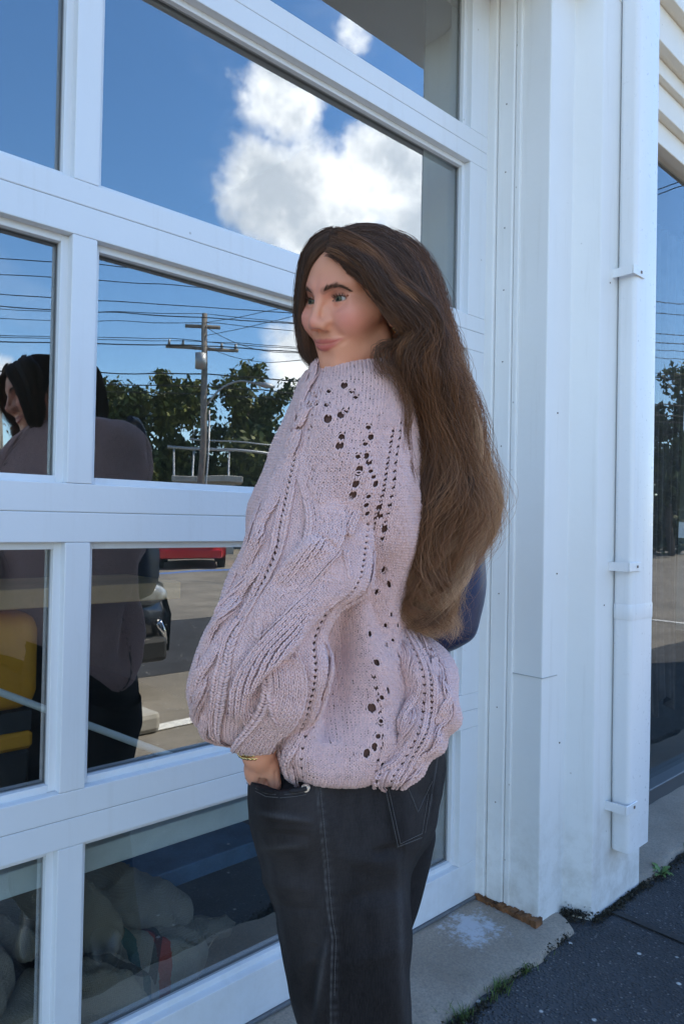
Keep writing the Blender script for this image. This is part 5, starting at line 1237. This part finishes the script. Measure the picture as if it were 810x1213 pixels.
HT = Tube([(383, 297, 450, 273, -0.045, 0.10, 0.055), (400, 303, 486, 290, -0.056, 0.14, 0.085), (425, 318, 508, 318, -0.060, 0.17, 0.105), (448, 346, 522, 356, -0.058, 0.18, 0.105), (475, 366, 529, 388, -0.056, 0.18, 0.105), (493, 391, 535, 410, -0.050, 0.18, 0.095), (476, 416, 542, 434, -0.044, 0.18, 0.085),
           (482, 442, 549, 460, -0.034, 0.18, 0.07), (492, 485, 558, 500, -0.008, 0.19, 0.04), (502, 535, 569, 545, 0.012, 0.20, 0.03), (501, 580, 581, 590, 0.02, 0.21, 0.03), (490, 625, 571, 624, 0.025, 0.21, 0.03), (485, 665, 545, 664, 0.025, 0.19, 0.02), (487, 700, 528, 703, 0.035, 0.15, 0.02),
           (496, 727, 523, 733, 0.045, 0.12), (508, 748, 517, 754, 0.06, 0.09)], nt=200, nth=160, expo=2.1)
FT = Tube([(396, 270, 406, 294, -0.040, 0.02), (376, 279, 393, 303, -0.038, 0.03), (362, 296, 379, 316, -0.030, 0.05), (355, 324, 368, 336, -0.010, 0.07), (353, 354, 362, 356, 0.008, 0.08), (353, 382, 361, 381, 0.020, 0.08), (356, 402, 365, 400, 0.028, 0.08), (362, 422, 372, 420, 0.034, 0.07), (371, 440, 378, 440, 0.04, 0.06)], nt=100, nth=80, expo=2.0)
hair_parts = []
def hair_under(T, inset, t0=0, t1=None):
    V, Q = T.mesh(inset, 2); return V, Q
VL, QL, off = [], [], 0
for T, ins in ((HT, 0.012), (FT, 0.0035)):
    V, Q = hair_under(T, ins); VL.append(V); QL.append(Q+off); off += len(V)
G, lo = grid((-0.115, -0.095, -0.07), (0.085, 0.095, 0.14), 0.004)
capd = np.maximum(np.abs(sd_ell(G, (-0.014, 0, 0.036), (0.094, 0.076, 0.083)))-0.003, 0.76*G[0]-0.65*G[2]-0.030); V, Q = surface_nets(capd.astype(np.float32), lo, 0.004); VL.append(h2q(V)); QL.append(Q+off)
hair = np_mesh('hair', q2l(np.concatenate(VL)), np.concatenate(QL), M_under, person)
def flow(T, n, k, th_lo, th_hi, seed, wave=0.010, wstart=0.35, clumps=46, clumpf=0.45, depth=0.02, end=(0.80, 1.0), start=(0.0, 0.03), frizz=0.0012, tone0=0.10, tone1=0.72, lightside=0.0, fly=0.0):
    r = np.random.default_rng(seed); nt, nh = T.P.shape[:2]; nh -= 1
    th = th_lo+(th_hi-th_lo)*r.random(n); cl = (th-th_lo)/(th_hi-th_lo)*clumps; ci = np.floor(cl).astype(int); cth = th_lo+(th_hi-th_lo)*(ci+0.5)/clumps
    s0 = r.uniform(*start, n); s1 = r.uniform(*end, n); t = np.linspace(0, 1, k); tt = s0[:, None]+(s1-s0)[:, None]*t
    cf = np.clip((tt-0.15)/0.6, 0, 1)*clumpf; thx = th[:, None]*(1-cf)+cth[:, None]*cf
    fi = (thx+math.pi/2)/(2*math.pi)*nh % nh; ti = tt*(nt-1); i0 = np.clip(ti.astype(int), 0, nt-2); f = (ti-i0)[..., None]; j0 = np.floor(fi).astype(int) % nh; g = (fi-np.floor(fi))[..., None]; j1 = j0+1
    def s(Aa): return (Aa[i0, j0]*(1-g)+Aa[i0, j1]*g)*(1-f)+(Aa[i0+1, j0]*(1-g)+Aa[i0+1, j1]*g)*f
    P = s(T.P); N = s(T.N); dd = depth*r.random(n)**1.5
    crn = np.random.default_rng(seed+1); ph = crn.uniform(0, 6.28, (clumps+1, 3)); fr = crn.uniform(0.92, 1.12, (clumps+1, 3)); ph = ph*0.35+np.linspace(0, 9.0, clumps+1)[:, None]; am = crn.uniform(0.4, 1.25, clumps+1); cd = crn.normal(0, 1, clumps+1)
    P = P-N*dd[:, None, None]+N*(cd[ci]*0.0030)[:, None, None]
    amp = wave*am[ci][:, None]*np.clip((tt-wstart)/(1-wstart), 0, 1)**1.2
    ax = np.sin(tt*22*fr[ci, 0][:, None]+ph[ci, 0][:, None]+0.18*r.normal(size=n)[:, None]); az = np.cos(tt*22*fr[ci, 1][:, None]+ph[ci, 1][:, None]+0.18*r.normal(size=n)[:, None])
    P[..., 0] += amp*ax; P[..., 2] += amp*0.8*az; P[..., 1] += amp*0.35*np.sin(tt*21+ph[ci, 2][:, None])
    # single strand irregularity
    q = r.normal(size=(n, 4, 3)); P += frizz*(0.3+tt[..., None])*sum(q[:, a:a+1, :]*np.sin(tt[..., None]*(5+7*a)+q[:, a:a+1, ::-1]*3) for a in range(4))
    P += (r.normal(0, 1, (n, 1, 3))*0.0016*(0.4+tt[..., None]))
    if fly: P += fly*r.normal(size=(n, 1, 3))*tt[..., None]**1.5
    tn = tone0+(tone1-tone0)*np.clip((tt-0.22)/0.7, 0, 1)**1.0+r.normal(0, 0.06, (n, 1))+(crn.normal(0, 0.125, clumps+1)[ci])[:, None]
    if lightside:  # right side lighter: tan streaks plus flare haze painted into the tone
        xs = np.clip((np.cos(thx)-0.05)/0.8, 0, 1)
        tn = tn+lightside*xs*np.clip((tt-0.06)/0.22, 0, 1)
    return P, np.clip(tn, 0.01, 1)
PIh = math.pi
def put(name, args, rad0=0.00034, k=30):
    P, tn = args; kk = P.shape[1]; rad = rad0*np.interp(np.linspace(0, 1, kk), [0, 0.1, 0.75, 1], [0.9, 1, 0.85, 0.25]); strands(name, q2l(P), rad, tn, hair, M_hair)
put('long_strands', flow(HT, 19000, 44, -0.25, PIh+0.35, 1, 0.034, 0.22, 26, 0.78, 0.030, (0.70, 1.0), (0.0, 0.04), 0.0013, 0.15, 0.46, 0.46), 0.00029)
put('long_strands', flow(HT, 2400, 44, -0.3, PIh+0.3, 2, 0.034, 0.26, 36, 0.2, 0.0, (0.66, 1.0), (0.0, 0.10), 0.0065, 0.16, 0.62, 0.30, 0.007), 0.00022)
put('front_strands', flow(FT, 3200, 26, -0.4, 2*PIh-0.4, 3, 0.003, 0.3, 18, 0.5, 0.003, (0.85, 1.0), (0.0, 0.05), 0.0008, 0.06, 0.16), 0.00028)
def cap_strands(n, seed):
    r = np.random.default_rng(seed); C0 = np.array([-0.014, 0, 0.036]); RR = np.array([0.0965, 0.0790, 0.0858]); P = []
    part = -0.012
    while len(P) < n:
        d = r.normal(size=(n*3, 3)); d /= np.linalg.norm(d, axis=1, keepdims=True); p = C0+d*RR
        ok_ = (0.76*p[:, 0]-0.65*p[:, 2] < 0.0295) & (p[:, 2] > 0.02); p = p[ok_]
        for q in p[:n-len(P)]:
            side = 1.0 if q[1] > part else -1.0; L = r.uniform(0.06, 0.10); ln = []; c_ = q.copy(); v = np.array([-0.9, 0.5*float(np.clip((q[1]-part)/0.05, -1, 1)), 0.08]); lift = r.uniform(0.0, 0.0035)
            for k in range(14):
                nn_ = (c_-C0)/RR**2; nn_ /= np.linalg.norm(nn_); v = v+np.array([-0.05, side*0.02, -0.16]); t_ = v-nn_*v.dot(nn_); t_ /= np.linalg.norm(t_); ln.append(c_+nn_*(0.0005+lift*math.sin(k/13*3.0)))
                c_ = c_+t_*L/13; c_ = C0+(c_-C0)/np.sqrt((((c_-C0)/RR)**2).sum())
            P.append(ln)
    return np.array(P)
CP = cap_strands(5000, 9); r_ = np.random.default_rng(3); CP = CP+r_.normal(0, 0.0009, (len(CP), 1, 3))
strands('crown_strands', q2l(h2q(CP)), 0.00028*np.interp(np.linspace(0, 1, 14), [0, .1, .8, 1], [.6, 1, .9, .2]), np.clip(0.09+r_.normal(0, 0.05, (len(CP), 1))+np.zeros((1, 14)), 0.01, 1), hair, M_hair)
# loose wisps on the neck and over the shoulder
def wisps():
    r = np.random.default_rng(21); PL = []; TN = []
    G_ = [[(472, 404, -.055), (452, 408, -.060), (445, 418, -.060), (447, 434, -.058), (458, 446, -.060)], [(474, 402, -.05), (460, 414, -.06), (456, 432, -.06), (470, 452, -.06), (480, 480, -.05)],
          [(474, 402, -.05), (466, 424, -.055), (474, 450, -.055), (484, 490, -.045), (478, 530, -.05)], [(476, 410, -.05), (480, 440, -.05), (486, 480, -.045), (482, 520, -.04), (492, 570, -.03)], [(470, 406, -.055), (450, 412, -.06), (452, 430, -.06), (464, 438, -.06), (476, 446, -.055)]]
    for g_ in G_:
        for k in range(28):
            q = np.array(g_, float); q[:, :2] += r.normal(0, 2.2, (1, 2))+r.normal(0, 2.4, (5, 2))*np.array([[.3], [.7], [1], [1.3], [1.6]]); q[:, 2] += r.normal(0, .004)
            c_ = smoothline(q, 16); PL.append(pxq(c_[:, 0], c_[:, 1], c_[:, 2])); TN.append(np.linspace(0.20, 0.44, 16)+r.normal(0, .05))
    return np.array(PL), np.clip(np.array(TN), .01, 1)
PL, TN = wisps(); strands('loose_strands', q2l(PL), 0.00024*np.interp(np.linspace(0, 1, 16), [0, .1, .8, 1], [.7, 1, .9, .2]), TN, hair, M_hair)
# gold hoop earring through the lobe
M_gold = simple('gold', (0.83, 0.60, 0.25), 0.18, metal=1.0)
lobe = on_skin([(-0.002, 0.0745, -0.036)])[0][0]; ec = h2q(lobe+np.array([0.0, 0.0030, -0.0058])); tt_ = np.linspace(0, 2*math.pi, 41)[:-1]
ringP = np.array([ec+0.0068*(math.cos(a)*np.array([0.55, 0, -0.83])*0.75+math.sin(a)*np.array([0.12, 0.99, 0])) for a in tt_]); ringP = np.vstack([ringP, ringP[:1]])
V_, F_ = tube_np(q2l(ringP), 0.0012, 8, False); raw('earring', V_, F_, M_gold, person, True)
# gold chain bracelet at the cuff
wc = pxq(305, 889, -0.0885).reshape(3); ax_ = np.array([0.10, -0.97, 0.2]); ax_ /= np.linalg.norm(ax_); e1 = np.cross(ax_, [0, 0, 1.]); e1 /= np.linalg.norm(e1); e2 = np.cross(ax_, e1)
for k_, (rr_, dy_) in enumerate(((0.0265, 0.0), (0.0258, -0.0045))):
    a_ = np.linspace(0, 2*math.pi, 120); P_ = np.array([wc+ax_*dy_+rr_*(math.cos(t)*e1*1.0+math.sin(t)*e2*0.82)+ax_*0.0010*math.sin(t*30) for t in a_])
    V_, F_ = tube_np(q2l(P_), 0.0013+0.0006*np.abs(np.sin(a_*24)), 7, False); raw('bracelet', V_, F_, M_gold, person, True)
# eyebrows and lashes: short hairs on the skin
SV = h2q(V); SN = None
def short_hairs():
    r = np.random.default_rng(77); PL = []; TN = []
    for sg in (1, -1):
        n = 210; f = r.random(n)[:, None]; base = bp0*(1-f)**2+2*f*(1-f)*(bp1*1.6-bp0*0.30-bp2*0.30)+bp2*f*f
        wd = 0.0028*(1-f)**0.55*(0.45+0.55*np.minimum(1, f*6)); base = base+np.array([0, 0, 1.0])*wd*r.uniform(-1, 1, (n, 1))
        d = np.concatenate([-0.25-0.5*f, 0.45+0.5*f, 0.80*(1-f)**1.3-0.18], 1)+r.normal(0, 0.10, (n, 3)); d /= np.linalg.norm(d, axis=1, keepdims=True); L = r.uniform(0.0045, 0.0080, (n, 1))
        pts = []
        for k, t in enumerate(np.linspace(0, 1, 5)):
            p_, nn_ = on_skin(base+d*L*t); pts.append((p_+nn_*(0.0002+0.0010*math.sin(t*2.6)))*np.array([1, sg, 1]))
        PL += list(np.stack(pts, 1)); TN += list(np.repeat(0.12+0.14*r.random((n, 1)), 5, 1))
        for k in range(46):                                                # upper lashes
            f = r.uniform(-0.80, 0.98); ar = math.sqrt(1-f*f); pit_ = 0.42*ar+0.06*f-0.02; ya = (f*0.98+0.14)
            E = np.array(EYES[0]); dr = np.array([math.cos(pit_)*math.cos(ya), math.cos(pit_)*math.sin(ya), math.sin(pit_)])
            b0 = E+dr*0.0140; t = np.linspace(0, 1, 5)[:, None]; L = r.uniform(0.0030, 0.0050)*(1+0.35*max(0, f))
            P = b0+(dr*0.95+np.array([0, 0.45*f, -0.25]))*L*t+np.array([0, 0.15*f, 0.75])*L*t*t
            PL.append(P*np.array([1, sg, 1])); TN.append(np.full(5, 0.01))
    return np.array(PL), np.array(TN)
PL, TN = short_hairs()
strands('eyebrows_and_lashes', q2l(h2q(PL)), 0.00019*np.array([1, 1, 0.9, 0.7, 0.3]), TN, body, M_hair)
# ================================================================ SMALL THINGS AT THE FOOT OF THE WALL
def leafy(name, C, size, m, kind, label, cat, up=0.6, seed=0):
    r = np.random.default_rng(seed); n = len(C); a = r.normal(size=(n, 3)); a[:, 2] = np.abs(a[:, 2])*up; a /= np.linalg.norm(a, axis=1, keepdims=True)
    b = np.cross(a, r.normal(size=(n, 3))); b /= np.linalg.norm(b, axis=1, keepdims=True); s = size*r.uniform(0.5, 1.3, (n, 1))
    V = np.stack([C-a*s, C+b*s*0.6, C+a*s, C-b*s*0.6], 1).reshape(-1, 3)
    return tag(np_mesh(name, V, np.arange(n*4).reshape(-1, 4), m, None, False), label, cat, None, kind)
M_moss = simple('dark_moss', (0.030, 0.026, 0.016), 0.95, 0.6, 60); M_grass = simple('grass_blade', (0.085, 0.13, 0.028), 0.7, 0.5, 40); M_weed = simple('weed_leaf', (0.10, 0.17, 0.04), 0.55, 0.4, 30)
g = np.random.default_rng(31)
n = 9000; x = g.uniform(-1.0, 2.16, n); nose = -0.295-0.010*np.sin(x*9.1)
dens = 0.5+0.5*np.sin(x*13+np.sin(x*5)*2); keep = g.random(n) < 0.25+0.75*dens; x = x[keep]; nose = nose[keep]
y = nose-np.abs(g.normal(0, 0.013, len(x)))*(0.6+0.8*dens[keep]); y = np.where(x > 1.98, y+(x-1.98)*0.62, y)
C = np.stack([x, y, -0.020+np.abs(g.normal(0, 0.006, len(x)))], 1)
c2 = np.stack([2.125+g.normal(0, 0.020, 1500), -0.235+g.normal(0, 0.035, 1500), -0.012+np.abs(g.normal(0, 0.010, 1500))], 1)
c3 = np.stack([g.uniform(2.13, 2.50, 1400), -0.303-np.abs(g.normal(0, 0.011, 1400)), -0.019+np.abs(g.normal(0, 0.004, 1400))], 1)
c4 = np.stack([g.uniform(2.45, 4.5, 2600), -0.305-np.abs(g.normal(0, 0.016, 2600)), -0.019+np.abs(g.normal(0, 0.006, 2600))], 1)
leafy('moss', np.concatenate([C, c2, c3, c4]), 0.0045, M_moss, 'stuff', 'dark moss and dirt along the joint between sill and asphalt', 'moss', 0.5, 1)
V = []; F = []
for (cx, cy, k, sp, h) in ((1.755, -0.300, 55, 0.030, 0.022), (1.645, -0.304, 90, 0.045, 0.024), (1.470, -0.305, 50, 0.024, 0.032), (1.56, -0.303, 20, 0.05, 0.014), (2.92, -0.315, 90, 0.05, 0.045), (1.85, -0.30, 14, 0.03, 0.012)):
    for i in range(k):
        px_, py_ = cx+g.normal(0, sp*0.6), cy+g.normal(0, 0.011); L = h*g.uniform(0.5, 1.3); a = g.uniform(0, 6.28); bend = g.uniform(0.3, 1.2)*L; w = 0.0013; d = np.array([math.cos(a), math.sin(a), 0]); s = np.array([-d[1], d[0], 0])*w
        b0 = np.array([px_, py_, -0.022]); m_ = b0+d*bend*0.35+np.array([0, 0, L*0.65]); t_ = b0+d*bend+np.array([0, 0, L]); o = len(V)
        V += [b0-s, b0+s, m_+s*0.8, m_-s*0.8, t_]; F += [(o, o+1, o+2, o+3), (o+3, o+2, o+4)]
tag(raw('grass', V, F, M_grass), 'thin green grass tufts growing in the joint along the sill', 'grass', None, 'stuff')
def weed(loc, r, k, label, seed):
    t = thing('weed', label, 'weed', loc, 0, 'weeds at the foot of the pier'); gg = np.random.default_rng(seed)
    for i in range(k):
        a = i*2.4+gg.normal(0, 0.2); L = r*gg.uniform(0.6, 1.15); V = []; F = []; nn = 9; lift = gg.uniform(0.25, 0.7)
        d = np.array([math.cos(a), math.sin(a), 0]); s = np.array([-d[1], d[0], 0])
        for q in range(nn):
            f = q/(nn-1); w = L*0.14*math.sin(math.pi*min(1, f*0.95+0.05))**0.8*(1+0.35*math.sin(f*22)); p = d*L*f+np.array([0, 0, L*lift*math.sin(f*2.2)*0.8])
            V += [p-s*w, p+np.array([0, 0, -w*0.25]), p+s*w]
        for q in range(nn-1): F += [(q*3, q*3+1, q*3+4, q*3+3), (q*3+1, q*3+2, q*3+5, q*3+4)]
        raw('leaf', V, F, M_weed, t, True)
weed((2.60, -0.318, -0.022), 0.055, 13, 'green rosette weed at the right foot of the pier under the downspout', 1)
weed((2.99, -0.320, -0.022), 0.045, 9, 'smaller weed further along the sill of the shop window', 2)
o = box('asphalt_seam', (2.225, 2.252), (-1.70, -0.304), (-0.0195, -0.0180), simple('tar_seam', (0.018, 0.018, 0.019), 0.8, 0.4, 60, 0.6, 90)); o['kind'] = 'structure'
